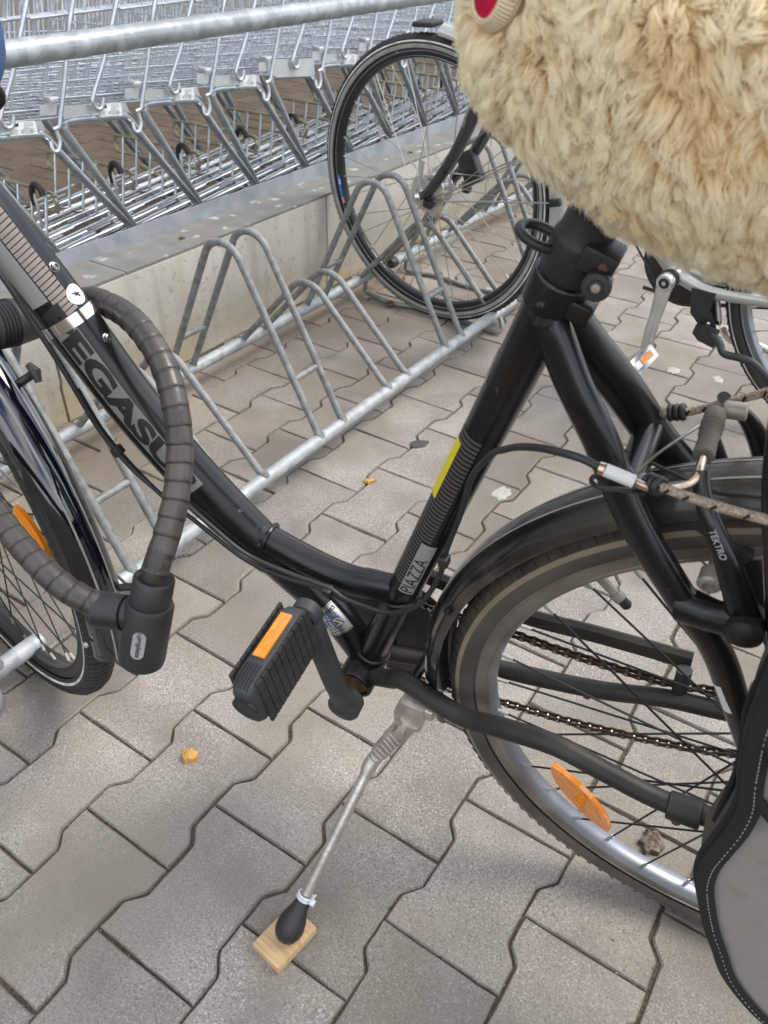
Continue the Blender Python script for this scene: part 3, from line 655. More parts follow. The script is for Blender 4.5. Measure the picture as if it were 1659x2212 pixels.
def sweep_fender(mb, rc, half, h, a0, a1, stripes=(), th=.0014, n=80, y0=0., lip=True):
    """mudguard shell: arched section swept round the wheel; material 0 body, 1 stripes"""
    sec = [(y0 + half * math.sin(R_(t)), rc - h * (1 - math.cos(R_(t)))) for t in range(-90, 91, 12)]
    secin = [(y0 + (half - th) * math.sin(R_(t)), rc - th - (h) * (1 - math.cos(R_(t)))) for t in range(90, -91, -12)]
    prof = sec + secin; revolve(mb, prof, n, None, a0, a1, closed_prof=True)
    for a in (a0, a1):  # close the two ends
        A = R_(a); m = len(prof); o = len(mb.v); mb.v.extend([(r * math.cos(A), y, r * math.sin(A)) for y, r in prof])
        k = len(sec)
        for i in range(k - 1): mb.f.append((o + i, o + i + 1, o + m - 2 - i, o + m - 1 - i)); mb.mi.append(0); mb.sm.append(False)
    for ys, w in stripes:
        t0 = math.asin((ys - y0 - w / 2) / half); t1 = math.asin((ys - y0 + w / 2) / half); pr = []
        for i in range(4): t = t0 + (t1 - t0) * i / 3; pr.append((y0 + (half + .0003) * math.sin(t), rc + .0004 - h * (1 - math.cos(t))))
        revolve(mb, pr, n, [1, 1, 1], a0 + .2, a1 - .2)
    return mb

# ================================================================== BLACK BICYCLE
H = Vector((0.608831, 0.1724, 0.341394)); XB = Vector((-0.988848, -0.148928, 0)); YB = Vector((0.147033, -0.976263, -0.159034)); ZB = Vector((0.023685, -0.15726, 0.987273))
RW = .346
MB_ = basis(H - ZB * RW, XB, YB, ZB)                      # bicycle frame of reference: x forward, y left, z up, on the ground under the rear hub
bike = empty('bicycle', MB_, category='bicycle', label='black step-through bicycle leaning on its kickstand in the foreground')
OFF = Vector((0, 0, RW))
def bp(name, mb, mats, parent=None, **k):
    o = ob(name, mb, mats, parent or bike, **k)
    if parent is None: o.location = OFF
    return o
def T_(pts, r, n=12, k=6, **kw):
    mb = MB(); P = spline(pts, k) if len(pts) > 2 and k > 1 else [V3(p) for p in pts]
    if isinstance(r, list):
        rr = []; m = len(pts)
        for i in range(len(P)):
            t = i / (len(P) - 1) * (len(r) - 1); j = min(int(t), len(r) - 2); f = t - j
            a, b_ = r[j], r[j + 1]
            rr.append(a + (b_ - a) * f if not isinstance(a, tuple) else (a[0] + (b_[0] - a[0]) * f, a[1] + (b_[1] - a[1]) * f))
        r = rr
    tube(mb, P, r, n, **kw); return mb
frame = empty('frame', OFF, bike)
def fp(name, mb, m='black_paint', **k): return ob(name, mb, m, frame, **k)
# down tube, oval, slightly curved
DT = [(.862, 0, .515), (.80, 0, .462), (.7484, 0, .3782), (.723, 0, .332), (.675, 0, .240), (.618, 0, .158), (.548, 0, .083), (.487, 0, .022), (.449, 0, -.045)]
DTs = spline(DT, 10); DTr = [(.029, .0235), (.029, .0235), (.0288, .0235), (.0285, .0235), (.028, .0232), (.027, .0225), (.0245, .0205), (.021, .0190), (.018, .018)]
fp('down_tube', T_(DT, DTr, 28, 10, hint=Vector((0, 1, 0)).cross(Vector((1, 0, 1))).normalized() * -1))
def dt_surf(s, ph, off=.0004):
    """point on the down tube: s metres along it from its top, ph degrees round from the ridge (90 = left side)"""
    acc = 0
    for i in range(len(DTs) - 1):
        l = (DTs[i + 1] - DTs[i]).length
        if acc + l >= s or i == len(DTs) - 2:
            f = (s - acc) / l; c = DTs[i].lerp(DTs[i + 1], f); t = (DTs[min(i + 2, len(DTs) - 1)] - DTs[max(i - 1, 0)]).normalized(); break
        acc += l
    q = (i + f) / (len(DTs) - 1) * 8; j = min(int(q), 7); g = q - j
    ra = DTr[j][0] + (DTr[j + 1][0] - DTr[j][0]) * g; rb = DTr[j][1] + (DTr[j + 1][1] - DTr[j][1]) * g
    nrm = Vector((t.z, 0, -t.x));
    if nrm.z < 0: nrm = -nrm
    a = R_(ph); return c + nrm * ((ra + off) * math.cos(a)) + Vector((0, 1, 0)) * ((rb + off) * math.sin(a)), t, nrm
def dt_at(x, z):
    acc = 0; best = (9, 0)
    for i in range(len(DTs) - 1):
        d = math.hypot(DTs[i].x - x, DTs[i].z - z)
        if d < best[0]: best = (d, acc)
        acc += (DTs[i + 1] - DTs[i]).length
    return best[1]
SA = Vector((.449, 0, -.055)); SB = Vector((.274, 0, .464)); SD = (SB - SA).normalized(); SL = (SB - SA).length; SN = Vector((-SD.z, 0, SD.x))   # SN points rearwards
fp('seat_tube', T_([SA, SA + SD * .2, SA + SD * .4, SB - SD * .02, SB - SD * .008, SB + SD * .003], [.0165, .0164, .0166, .0170, .0174, .0174], 28, 1))
mb = MB(); lathe(mb, SB - SD * .02, SD, [(-.004, .0168), (-.003, .0196), (.018, .0204), (.020, .0194), (.021, .0174)], 28); fp('seat_collar', mb)
fp('curved_tube', T_([(.574, 0, .117), (.558, 0, .109), (.526, 0, .098), (.484, 0, .087), (.449, 0, .085), (.40, 0, .094)], [(.0165, .0150), (.0168, .0155), (.0168, .0155), (.0165, .0155), (.016, .0155), (.016, .0155)], 24, 8))
mb = MB(); ring(mb, (.551, 0, .1065), (.9, 0, .25), .0172, .0026, 28, 8); fp('weld_seam', mb)
mb = MB(); ring(mb, SA + SD * .152, SD + Vector((.55, 0, .1)), .0185, .0030, 28, 8); fp('weld_seam', mb)
mb = MB(); ring(mb, SA + SD * .030, SD, .0180, .0030, 28, 8); fp('weld_seam', mb)
mb = MB(); lathe(mb, (.449, -.036, -.055), (0, 1, 0), [(0, .020), (.001, .0215), (.070, .0215), (.072, .0205), (.0722, .0175), (.068, .0165)], 30); fp('bottom_bracket_shell', mb)
mb = MB(); lathe(mb, (.449, .030, -.055), (0, 1, 0), [(0, .0165), (.004, .0165), (.0045, .009), (.03, .009)], 24); fp('bottom_bracket_cup', mb, 'rust')
fp('head_tube', T_([(.905, 0, .44), (.835, 0, .62)], .0195, 24, 1))
STAY = [(.284, .004, .432), (.2757, .010, .4294), (.2559, .021, .3992), (.2319, .030, .3672), (.1978, .043, .3157), (.1544, .054, .2654), (.1219, .058, .2276), (.0952, .062, .1773), (.05, .066, .085), (.012, .067, .012)]
for s in (1, -1):
    fp('seat_stay', T_([(x, s * y, z) for x, y, z in STAY], [(.0135, .010), (.0150, .0105), (.0150, .0105), (.0145, .0105), (.0138, .010), (.0130, .0098), (.0118, .009), (.0105, .008)], 20, 6))
    ch = [(.430, .020, -.048), (.405, .026, -.030), (.387, .030, -.018), (.321, .045, -.017), (.270, .054, .005), (.218, .060, .020), (.175, .060, .008), (.131, .060, -.004), (.101, .060, -.007), (.066, .061, -.002), (.012, .064, .002)] if s > 0 else [(.430, -.020, -.055), (.37, -.04, -.066), (.31, -.058, -.071), (.271, -.06, -.066), (.198, -.06, -.048), (.133, -.06, -.023), (.08, -.06, -.012), (.012, -.064, 0)]
    fp('chain_stay', T_(ch, [.0105, .0105, .0105, .010, .0098, .0095], 18, 6), 'dirt_black')
    mb = MB(); mb.smooth = False; prism(mb, [(-.018, -.014), (.02, -.012), (.028, .006), (.02, .022), (-.006, .03), (-.02, .014)], (0, s * .066, 0), (1, 0, 0), (0, 0, 1), .006); fp('dropout', mb)
    mb = MB(); lathe(mb, (.281, s * .010, .437), (-.1, s * .3, 1), [(0, .0105), (.004, .0112), (.008, .0085), (.0095, 0)], 16); fp('stay_cap', mb)
fp('stay_bridge', T_([(.208, .036, .332), (.208, -.036, .332)], .0105, 18, 1))
fp('stay_bridge', T_([(.385, .030, -.035), (.385, -.038, -.05)], .0055, 12, 1))
for s in (1, -1):
    fp('brake_boss', T_([(.152, s * .056, .262), (.130, s * .064, .268), (.112, s * .068, .276)], [.0135, .0115, .012], 16, 4))
mb = MB(); lathe(mb, (.094, .061, -.006), (-1, .02, .1), [(-.016, .0112), (-.015, .0132), (.013, .0138), (.014, .0112)], 20); fp('stay_clamp', mb, 'dirt_black')
mb = MB(); lathe(mb, (.098, .062, -.024), (0, .1, -1), [(-.006, .006), (0, .0062), (.004, .0055), (.008, .0035)], 10); fp('clamp_bolt', mb, 'rust')
mb = MB(); lathe(mb, (.210, -.060, -.060), (0, 0, -1), [(-.004, .006), (.003, .0062), (.007, .005)], 10); fp('stay_bolt', mb, 'rust')
fp('guard_strut', T_([(.125, -.07, .02), (.122, -.065, -.03)], .008, 10, 1), 'dirt_black')
# seat clamp bolt and knob
CB = SB - SD * .012
mb = MB(); box(mb, CB + SN * .019 + Vector((0, .006, 0)), (.016, .022, .015), SN, (0, 1, 0), ch=.003); fp('clamp_ear', mb)
KC = Vector((.2498, .021, .4730)); KA = Vector((-.1, 1, .25)).normalized()
mb = MB(); lathe(mb, KC, KA, [(-.006, .0075), (.001, .0078), (.002, .0086), (.008, .0088), (.0095, .0078), (.0098, .0046), (.0108, .0042), (.0110, 0)], 30); fp('clamp_knob', mb, 'plastic')
mb = MB(); lathe(mb, KC + KA * .0108, KA, [(0, .0027), (.0006, .0026), (.0009, 0)], 16); fp('knob_pin', mb, 'ivory')
# seat post, sleeve and loop
mb = MB(); lathe(mb, SB, SD, [(-.002, .0172), (.003, .0180), (.005, .0186), (.024, .0188), (.027, .0180), (.029, .0168), (.044, .0162), (.046, .0140), (.048, .0132), (.150, .0132)], 28); bp('seat_post', mb, 'plastic')
mb = MB(); box(mb, SB + SD * .026 + SN * .0145 + Vector((0, .010, 0)), (.022, .022, .0160), SN, (0, 1, 0), ch=.002); sl = bp('post_bracket', mb, 'plastic')
mb = MB(); lathe(mb, SB + SD * .026 + SN * .0185 + Vector((0, .0210, 0)), (0, 1, 0), [(0, .0030), (.0009, .0028), (.001, 0)], 14); ob('bracket_screw', mb, 'rust', sl)
mb = MB(); c0 = SB + SD * .016 - SN * .0235 + Vector((0, .003, 0))
tube(mb, [c0 + SN * (.0135 * math.cos(a)) + Vector((0, 1, 0)) * (.0105 * math.sin(a)) for a in [2 * math.pi * i / 32 for i in range(32)]], .0033, 10, closed=True); bp('post_loop', mb, 'plastic')
# ---- decals
def decal(name, mb, m, **k): o = ob(name, mb, m, frame, **k); return o
s0 = dt_at(.7484, .3782); sE = dt_at(.675, .240); sW = dt_at(.585, .122); sB = dt_at(.487, .022)
sr = dt_at(.728, .341) + .012
def fit_text(mb, body, fn, x0, x1, y0, y1, **k):
    vs, fs = text_geo(body, 1., **k); xs = [v[0] for v in vs]; ys = [v[1] for v in vs]; a, b_, c, d = min(xs), max(xs), min(ys), max(ys)
    mb.add([fn(x0 + (x - a) / (b_ - a) * (x1 - x0), y0 + (y - c) / (d - c) * (y1 - y0)) for x, y in vs], fs)
mb = MB(); grid_patch(mb, lambda x, y: dt_surf(x, y, .0003)[0], sr + .004, sr + .196, 36, 87, 24, 8); decal('grey_plate', mb, 'decal_plate')
mb = MB(); fit_text(mb, 'PEGASUS', lambda x, y: dt_surf(x, y, .0006)[0], sr - .020, sr + .193, 84, 38, offset=.045, cuts=.12, shear=-.1, space=1.0); decal('brand_lettering', mb, 'ink')
mb = MB(); grid_patch(mb, lambda x, y: dt_surf(x, y, .0003)[0], s0 - .13, sr - .024, 51, 92, 14, 6); decal('grey_band', mb, 'decal_grey')
mb = MB()
for i in range(30):
    a = sr - .006 - .0046 * i; grid_patch(mb, lambda x, y: dt_surf(a + x + (y - 30) * .00006, y, .0003)[0], -.0036, 0, 10, 48, 1, 5)
decal('hatched_band', mb, 'decal_tan', kind='stuff')
mb = MB()
grid_patch(mb, lambda x, y: dt_surf(x, y, .0010)[0], sr - .0052, sr + .0052, 0, 360, 2, 40); fp('steel_strap', mb, 'chrome')
mb = MB(); sc0 = sr - .0165
vs = [dt_surf(sc0, -6, .0006)[0]] + [dt_surf(sc0 + .0092 * math.cos(a), -6 + .0092 * math.sin(a) / .023 * 57.3, .0006)[0] for a in [2 * math.pi * i / 28 for i in range(28)]]
mb.add(vs, [(0, 1 + i, 1 + (i + 1) % 28) for i in range(28)]); decal('round_badge', mb, 'decal_white')
bird = [(-.6, -.05), (-.25, .1), (-.05, .45), (.1, .75), (.12, .35), (.35, .5), (.65, .35), (.3, .15), (.15, -.1), (.25, -.3), (.1, -.35), (0, -.15), (-.3, -.45), (-.45, -.75), (-.4, -.4), (-.2, -.1)]
def bird_mb(fn):
    mb = MB(); n = len(bird); mb.add([fn(0, 0)] + [fn(x, y) for x, y in bird], [(0, 1 + i, 1 + (i + 1) % n) for i in range(n)]); return mb
decal('badge_print', bird_mb(lambda x, y: dt_surf(sc0 + x * .0062, -6 - y * .0062 / .023 * 57.3, .0009)[0]), 'ink')
for ds in (-.043, .028):
    c, t, nn = dt_surf(sr + ds, -2, 0); N_ = nn
    mb = MB(); lathe(mb, c, N_, [(-.001, .0048), (.0010, .0048), (.0014, .0037), (.0034, .0034), (.0038, .0021), (.0024, .0018), (.0024, 0)], 18); fp('bottle_bolt', mb, 'steel_dark')
# foil sticker near the bottom bracket
sf = dt_at(.487, .022) + .004
mb = MB(); grid_patch(mb, lambda x, y: dt_surf(x, y, .0004)[0], sf - .019, sf + .019, 20, 125, 6, 14); fo = decal('foil_sticker', mb, 'foil')
fs_ = lambda x, y: dt_surf(sf + x, 74 - y / .019 * 57.3, .0007)[0]
fs2 = lambda x, y: dt_surf(sf - y, 74 + (-x) / .019 * -57.3, .0007)[0]
mb = MB()
for a, b_ in ((-.0180, -.0172), (.0172, .0180)): grid_patch(mb, lambda x, y: dt_surf(sf + x, y, .0006)[0], a, b_, 24, 122, 1, 12)
put_text(mb, 'Exklusivmod', .0058, lambda x, y: fs2(x - .016, y + .0108), cuts=.003, offset=.00012)
put_text(mb, 'Zertifizierte', .0034, lambda x, y: fs2(x - .010, y - .0105), cuts=.003)
put_text(mb, 'www.zeg.de', .0034, lambda x, y: fs2(x - .010, y - .0145), cuts=.003)
mb.cur = 1
put_text(mb, 'Z', .0125, lambda x, y: fs2(x - .0125, y - .0072), offset=.0011, cuts=.003); put_text(mb, 'E', .0110, lambda x, y: fs2(x - .003, y - .0062), offset=.0010, cuts=.003); put_text(mb, 'G', .0110, lambda x, y: fs2(x + .0055, y - .0057), offset=.0010, cuts=.003)
for R0, cx, cy in ((.0034, -.008, .006), (.0034, .002, .006)):
    vs = []; 
    for i in range(20):
        a = 2 * math.pi * i / 20
        for rr in (R0, R0 + .0008): vs.append(fs2(cx + rr * math.cos(a), cy + rr * math.sin(a)))
    mb.add(vs, [(2 * i, 2 * i + 1, (2 * i + 3) % 40, (2 * i + 2) % 40) for i in range(20)])
mb.add([fs2(-.008, .006), fs2(-.0074, .006), fs2(-.003, .0105), fs2(-.0036, .0105), fs2(.002, .006), fs2(.0026, .006)], [(0, 1, 2, 3), (3, 2, 5, 4)])
mb.cur = 2
put_text(mb, 'Z', .0125, lambda x, y: fs2(x - .0125, y - .0072) + Vector((0, .0002, 0)), cuts=.003); put_text(mb, 'E', .0110, lambda x, y: fs2(x - .003, y - .0062) + Vector((0, .0002, 0)), cuts=.003); put_text(mb, 'G', .0110, lambda x, y: fs2(x + .0055, y - .0057) + Vector((0, .0002, 0)), cuts=.003)
decal('sticker_print', mb, ['ink', 'ink_blue', 'yellow'])
def st_surf(s, ph, off=.0004):
    """seat tube: s metres up from the bottom bracket, ph degrees from the rear (90 = left, 180 = front)"""
    a = R_(ph); return SA + SD * s + (SN * math.cos(a) + Vector((0, 1, 0)) * math.sin(a)) * (.0167 + off)
mb = MB()
for i in range(43):
    a = .192 + i * .0049; grid_patch(mb, lambda x, y: st_surf(a + x, y, .0003), 0, .0032, (106 if i < 15 else 78), 165, 1, 8)
decal('ribbed_stripes', mb, 'decal_dark', kind='stuff')
mb = MB(); grid_patch(mb, lambda x, y: st_surf(x, y, .0003), .180, .262, 53, 104, 12, 5)
mb2 = MB(); fit_text(mb2, 'PIAZZA', lambda x, y: st_surf(x, y, .0006), .183, .240, 58, 100, cuts=.2)
decal('grey_nameplate', mb, 'decal_grey'); decal('nameplate_lettering', mb2, 'ink')
mb = MB(); grid_patch(mb, lambda x, y: st_surf(x, y, .0006), .318, .388, 130, 166, 12, 3); decal('yellow_stripe', mb, 'yellow')
mb = MB(); horn = [(0, 0), (.010, .004), (.020, .004), (.028, .0085), (.028, .013), (.021, .012), (.012, .013), (.003, .009)]
for a, b_ in zip(horn, horn[1:] + horn[:1]):
    pts = [st_surf(.448 + a[0] + (b_[0] - a[0]) * t, 150 + (a[1] + (b_[1] - a[1]) * t) * 2100, .0006) for t in (0, .5, 1)]; tube(mb, pts, .00035, 4)
decal('outline_logo', mb, 'decal_grey')
# stay sticker with bird
def stay_surf(t, ph, off=.0004):
    a = Vector((.1219, .058, .2276)); b_ = Vector((.0952, .062, .1773)); d = (b_ - a).normalized(); c = a + d * t; n_ = Vector((d.z, 0, -d.x)); n_ = n_ if n_.x < 0 else -n_
    A = R_(ph); return c + n_ * ((.0102 + off) * math.cos(A)) + Vector((0, 1, 0)) * ((.0092 + off) * math.sin(A))
mb = MB(); grid_patch(mb, lambda x, y: stay_surf(x, y, .0004), .030, .058, 20, 140, 2, 10); decal('stay_sticker', mb, 'decal_white')
decal('stay_sticker_print', bird_mb(lambda x, y: stay_surf(.044 + y * .010, 80 - x * .0075 / .01 * 57.3, .0008)), 'ink')
# ---- wheels
rw = make_wheel(bike, Matrix.Translation(OFF), .347, ['rubber_dirty', 'sidewall', 'tan'], (66, 81), 'spoke_black', ['rim_dusty', 'rim_dusty', 'rim'], theta0=49.3, hub='big', label='dusty rear wheel with tan striped tyre')
wheel_reflector(rw, -37.0, .232, y=.020, L=.122, Wd=.036, tilt=-12)
mb = MB(); vd = Vector((-math.cos(R_(42.5)), 0, -math.sin(R_(42.5)))); vb = Vector((.297 * math.cos(R_(42.5)), 0, .297 * math.sin(R_(42.5))))
lathe(mb, vb, vd, [(0, .005), (.002, .0042), (.022, .0040), (.0225, .0058), (.030, .0056), (.031, .0035)], 14); ob('valve', mb, 'ivory', rw)
mb = MB(); lathe(mb, vb + vd * .030, vd, [(0, .0048), (.009, .0046), (.011, .003), (.011, 0)], 12); ob('valve_cap', mb, 'plastic', rw)
MW = basis((-0.454664, 0.021819, 0.34756), (-0.989272, 0.146083, 0), (-0.145994, -0.988666, -0.034993), (-0.005112, -0.034617, 0.999388))
ML = MB_.inverted() @ MW
fwl = make_wheel(bike, ML, .3475, ['rubber', 'rubber', 'white_stripe'], (99, 111), 'spoke_black', ['rim_black', 'rim_black', 'rim_black'], theta0=3, chunky=True, label='front wheel turned aside, white striped tyre with chunky tread')
wheel_reflector(fwl, 171.5, .274, y=.018, L=.120, Wd=.032, tilt=-20)
# ---- mudguards
mb = MB(); sweep_fender(mb, .3745, .0275, .021, -13, 170, ((.009, .0016), (-.009, .0016)), n=110)
rf = bp('rear_mudguard', mb, ['dusty_fender', 'grey_stripe'])
for a in (20,): 
    A = R_(a); mb = MB(); lathe(mb, (.362 * math.cos(A), .0285, .362 * math.sin(A)), (0, 1, 0), [(-.004, .0035), (.001, .0035), (.002, .002)], 12); ob('mudguard_rivet', mb, 'spoke_black', rf)
ff = ob('front_mudguard', sweep_fender(MB(), .3735, .0245, .020, 20, 194, ((.003, .0022), (-.0145, .0022)), n=110, y0=-.0035), ['gloss_black', 'grey_stripe'], bike); ff.matrix_local = ML
for th, y in ((139, -.03), (178.5, -.032)):
    A = R_(th); c = Vector((.371 * math.cos(A), y, .371 * math.sin(A))); rad = Vector((math.cos(A), 0, math.sin(A))); mb = MB()
    tube(mb, spline([c + Vector((0, .012, 0)) - rad * .01, c, c + rad * .008 + Vector((0, -.004, 0))], 4), .0045, 10)
    tt = Vector((-math.sin(A), 0, math.cos(A)))
    tube(mb, [c + rad * .008 + tt * .010 + Vector((0, -.004, 0)), c + rad * .010 + Vector((0, -.006, 0)), c + rad * .008 - tt * .010 + Vector((0, -.004, 0))], [.0035, .0058, .0035], 10); ob('stay_knob', mb, 'plastic', ff)
    mb = MB(); tube(mb, [c, Vector((0.0, -.052, 0))], .0018, 6); ob('mudguard_stay', mb, 'spoke', ff)
for th in (189,):
    A = R_(th); mb = MB(); lathe(mb, (.352 * math.cos(A), .0275, .352 * math.sin(A)), (0, 1, 0), [(-.002, .004), (.001, .004), (.0025, .002), (.003, 0)], 12); ob('mudguard_screw', mb, 'alu_bright', ff)
# fork: legs from the front hub up to the head tube
fk = empty('fork', Matrix.Identity(4), bike); fk.matrix_local = ML
for s in (1, -1): ob('fork_leg', T_([(0, s * .055, 0), (-.02, s * .055, .10), (-.055, s * .05, .22), (-.10, s * .045, .37)], [.009, .011, .013, .015], 16, 5), 'black_paint', fk)
ob('fork_crown', T_([(-.10, .05, .37), (-.105, 0, .385), (-.10, -.05, .37)], .016, 16, 5), 'black_paint', fk)
# ---- cables
bp('brake_hose', T_([(.2215, .077, .3844), (.2325, .077, .3882), (.2457, .074, .3863), (.262, .065, .3779), (.2794, .055, .3652), (.2933, .045, .3498), (.304, .035, .334), (.322, .025, .297), (.331, .021, .253), (.344, .020, .201), (.349, .020, .170), (.361, .021, .133), (.374, .026, .112), (.400, .028, .092), (.427, .028, .088), (.452, .026, .087), (.470, .025, .094), (.515, .026, .098), (.562, .028, .109), (.600, .028, .138), (.64, .028, .175)], .0026, 10, 6), 'plastic')
bp('shift_cable', T_([(.66, .030, .172), (.682, .03, .195), (.704, .03, .236), (.717, .03, .288), (.728, .03, .326), (.737, .03, .352), (.750, .03, .39), (.78, .03, .44)], .0027, 10, 6), 'plastic')
bp('shift_cable', T_([(.452, .024, .080), (.480, .023, .086), (.520, .024, .085), (.565, .026, .095), (.62, .027, .135), (.66, .027, .165), (.70, .027, .222), (.715, .027, .275)], .0024, 10, 6), 'plastic')
for p, d in (((.346, .0215, .186), (.05, 0, 1)), ((.470, .026, .090), (-1, 0, -.1)), ((.69, .029, .208), (.5, 0, .8))):
    mb = MB(); box(mb, V3(p), (.010, .011, .009), d, (0, 1, 0), ch=.0015); bp('cable_clip', mb, 'plastic')
# ---- crank, pedal, chainwheel
mb = MB()
tube(mb, spline([(.447, .060, -.055), (.4475, .064, -.030), (.4480, .071, .0), (.4505, .075, .04), (.456, .077, .085), (.464, .074, .114)], 6), [(.0175 - .0045 * min(1, i / 12), .0105) for i in range(31)], 20, hint=Vector((1, 0, 0)))
lathe(mb, (.447, .046, -.057), (0, 1, 0), [(0, .015), (.004, .0182), (.020, .0186), (.0235, .0165), (.0238, .0135), (.0228, .0128), (.0228, 0)], 30)
lathe(mb, (.464, .066, .115), (0, 1, 0), [(0, .012), (.002, .0148), (.013, .0148), (.016, .012), (.016, 0)], 26)
ck = bp('crank_arm', mb, 'crank_rubber')
pe = empty('pedal', Vector((.464, .132, .114)) + OFF, bike)
n1 = Vector((.10, 0, .995)).normalized(); n2 = Vector((-n1.z, 0, n1.x))       # n1: reflector face, n2: tread face
mb = MB()
def pp(y, a, b_): return n2 * a + n1 * b_ + Vector((0, y, 0))
HW, HT = .0135, .028
secs = [(-.050, .55, .6), (-.046, .8, .8), (-.036, 1, 1), (-.02, 1, .98), (0, 1, .96), (.02, 1, .98), (.034, 1, 1), (.044, .9, .92), (.050, .72, .78), (.0515, .6, .66)]
n = 24; vs = []
for y, ka, kb in secs:
    for j in range(n):
        a = 2 * math.pi * j / n; c, s = math.cos(a), math.sin(a); e = .42
        vs.append(pp(y, HW * ka * math.copysign(abs(c) ** e, c), HT * kb * math.copysign(abs(s) ** e, s)))
fs = [(i * n + j, i * n + (j + 1) % n, (i + 1) * n + (j + 1) % n, (i + 1) * n + j) for i in range(len(secs) - 1) for j in range(n)] + [tuple(range(n - 1, -1, -1)), tuple(range((len(secs) - 1) * n, len(secs) * n))]
mb.add(vs, fs); ob('pedal_body', mb, 'crank_rubber', pe)
mb = MB(); mb.smooth = False
for s in (1, -1):
    for i in range(10):
        y = -.040 + i * .0087
        for b_ in (-.021, -.007, .007, .021):
            box(mb, pp(y + (.002 if b_ > 0 else -.002), s * (HW + .0012), b_), (.0048, .0125, .0044), n2, Vector((0, .12, 0)) + n1, ch=0) if False else box(mb, pp(y, s * (HW + .0002), b_), (.0030, .0076, .0130), n2, Vector((0, 1, .0)))
ob('grip_blocks', mb, 'rubber', pe, kind='stuff')
mb = MB()
for a in (-.007, -.0035, 0, .0035, .007):
    tube(mb, spline([pp(.024, a, HT + .0002), pp(.036, a, HT + .0004), pp(.045, a * .9, HT * .90), pp(.0505, a * .8, HT * .68)], 4), .0008, 6)
ob('grooves', mb, 'rubber', pe)
mb = MB(); box(mb, pp(-.008, 0, HT + .0002), (.0125, .050, .0028), n2, (0, 1, 0), ch=.0006); ob('pedal_reflector', mb, 'amber', pe)
mb = MB(); lathe(mb, pp(.0505, 0, 0), (0, 1, 0), [(0, .0125), (.003, .0125), (.0036, .0108), (.0030, .010), (.0030, 0)], 24); ob('end_cap', mb, 'plastic', pe)
mb = MB(); lathe(mb, (0, -.060, 0), (0, 1, 0), [(0, .008), (.012, .0075)], 16); ob('pedal_axle', mb, 'rust', pe)
mb = MB(); lathe(mb, (.449, -.062, -.055), (0, 1, 0), [(0, .030), (0, .088), (.0025, .090), (.0035, .088), (.0035, .03)], 60); cw = bp('chain_guard_disc', mb, 'dirt_black')
mb = MB(); lathe(mb, (.449, -.052, -.055), (0, 1, 0), [(0, .03), (0, .078), (.003, .079), (.003, .03)], 60)
for i in range(38):
    A = 2 * math.pi * i / 38; box(mb, (.449 + .0805 * math.cos(A), -.0505, -.055 + .0805 * math.sin(A)), (.005, .003, .006), (math.cos(A), 0, math.sin(A)), (0, 1, 0))
bp('chainwheel', mb, 'dirt_black')
mb = MB(); mb.smooth = False
g = spline([(.42, -.085, .020), (.37, -.085, .014), (.295, -.085, .004), (.213, -.085, .012), (.12, -.085, .018)], 8)
for a, b_ in zip(g, g[1:]): pass
tube(mb, g, (.009, .007), 4, hint=Vector((0, 0, 1))) if False else tube(mb, g, [(.0125, .007)] * len(g), 8, hint=Vector((0, 0, 1))); bp('chain_guard', mb, 'dirt_black')
chn = empty('chain', OFF, bike)
def link_mesh(outer):
    mb = MB(); w = .0030 if outer else .0022
    for s in (-1, 1):
        pts = [(.0064 + .0043 * math.cos(R_(a)), .0043 * math.sin(R_(a))) for a in range(-90, 91, 45)] + [(0, .0028)] + [(-.0064 + .0043 * math.cos(R_(a)), .0043 * math.sin(R_(a))) for a in range(90, 271, 45)] + [(0, -.0028)]
        prism(mb, pts, (0, s * w, 0), (1, 0, 0), (0, 0, 1), .001)
    mb.cur = 1
    for s in (-1, 1): lathe(mb, (s * .0064, -.0045, 0), (0, 1, 0), [(0, .0021), (.009, .0021)], 8)
    return mesh_of('chain_link', mb, ['chain', 'chain_pin'])
lm = [link_mesh(True), link_mesh(False)]
def run_chain(pts):
    P = spline(pts, 30); acc = 0; k = 0; last = P[0]
    out = [P[0]]
    for p in P[1:]:
        if (p - out[-1]).length >= .0127: out.append(out[-1] + (p - out[-1]).normalized() * .0127)
    for a, b_ in zip(out, out[1:]):
        o = ob('chain_link', lm[k % 2], None, chn); k += 1
        d = (b_ - a).normalized(); y = Vector((0, 1, 0)); z = d.cross(y).normalized(); y = z.cross(d); o.matrix_local = basis((a + b_) / 2, d, y, z)
run_chain([(.449, -.052, .027), (.38, -.06, .000), (.304, -.070, -.014), (.229, -.070, -.016), (.137, -.070, -.010), (.06, -.070, .012)])
run_chain([(.449, -.052, -.138), (.38, -.06, -.156), (.312, -.070, -.159), (.214, -.070, -.145), (.116, -.070, -.121), (.052, -.070, -.096), (.01, -.07, -.06)])
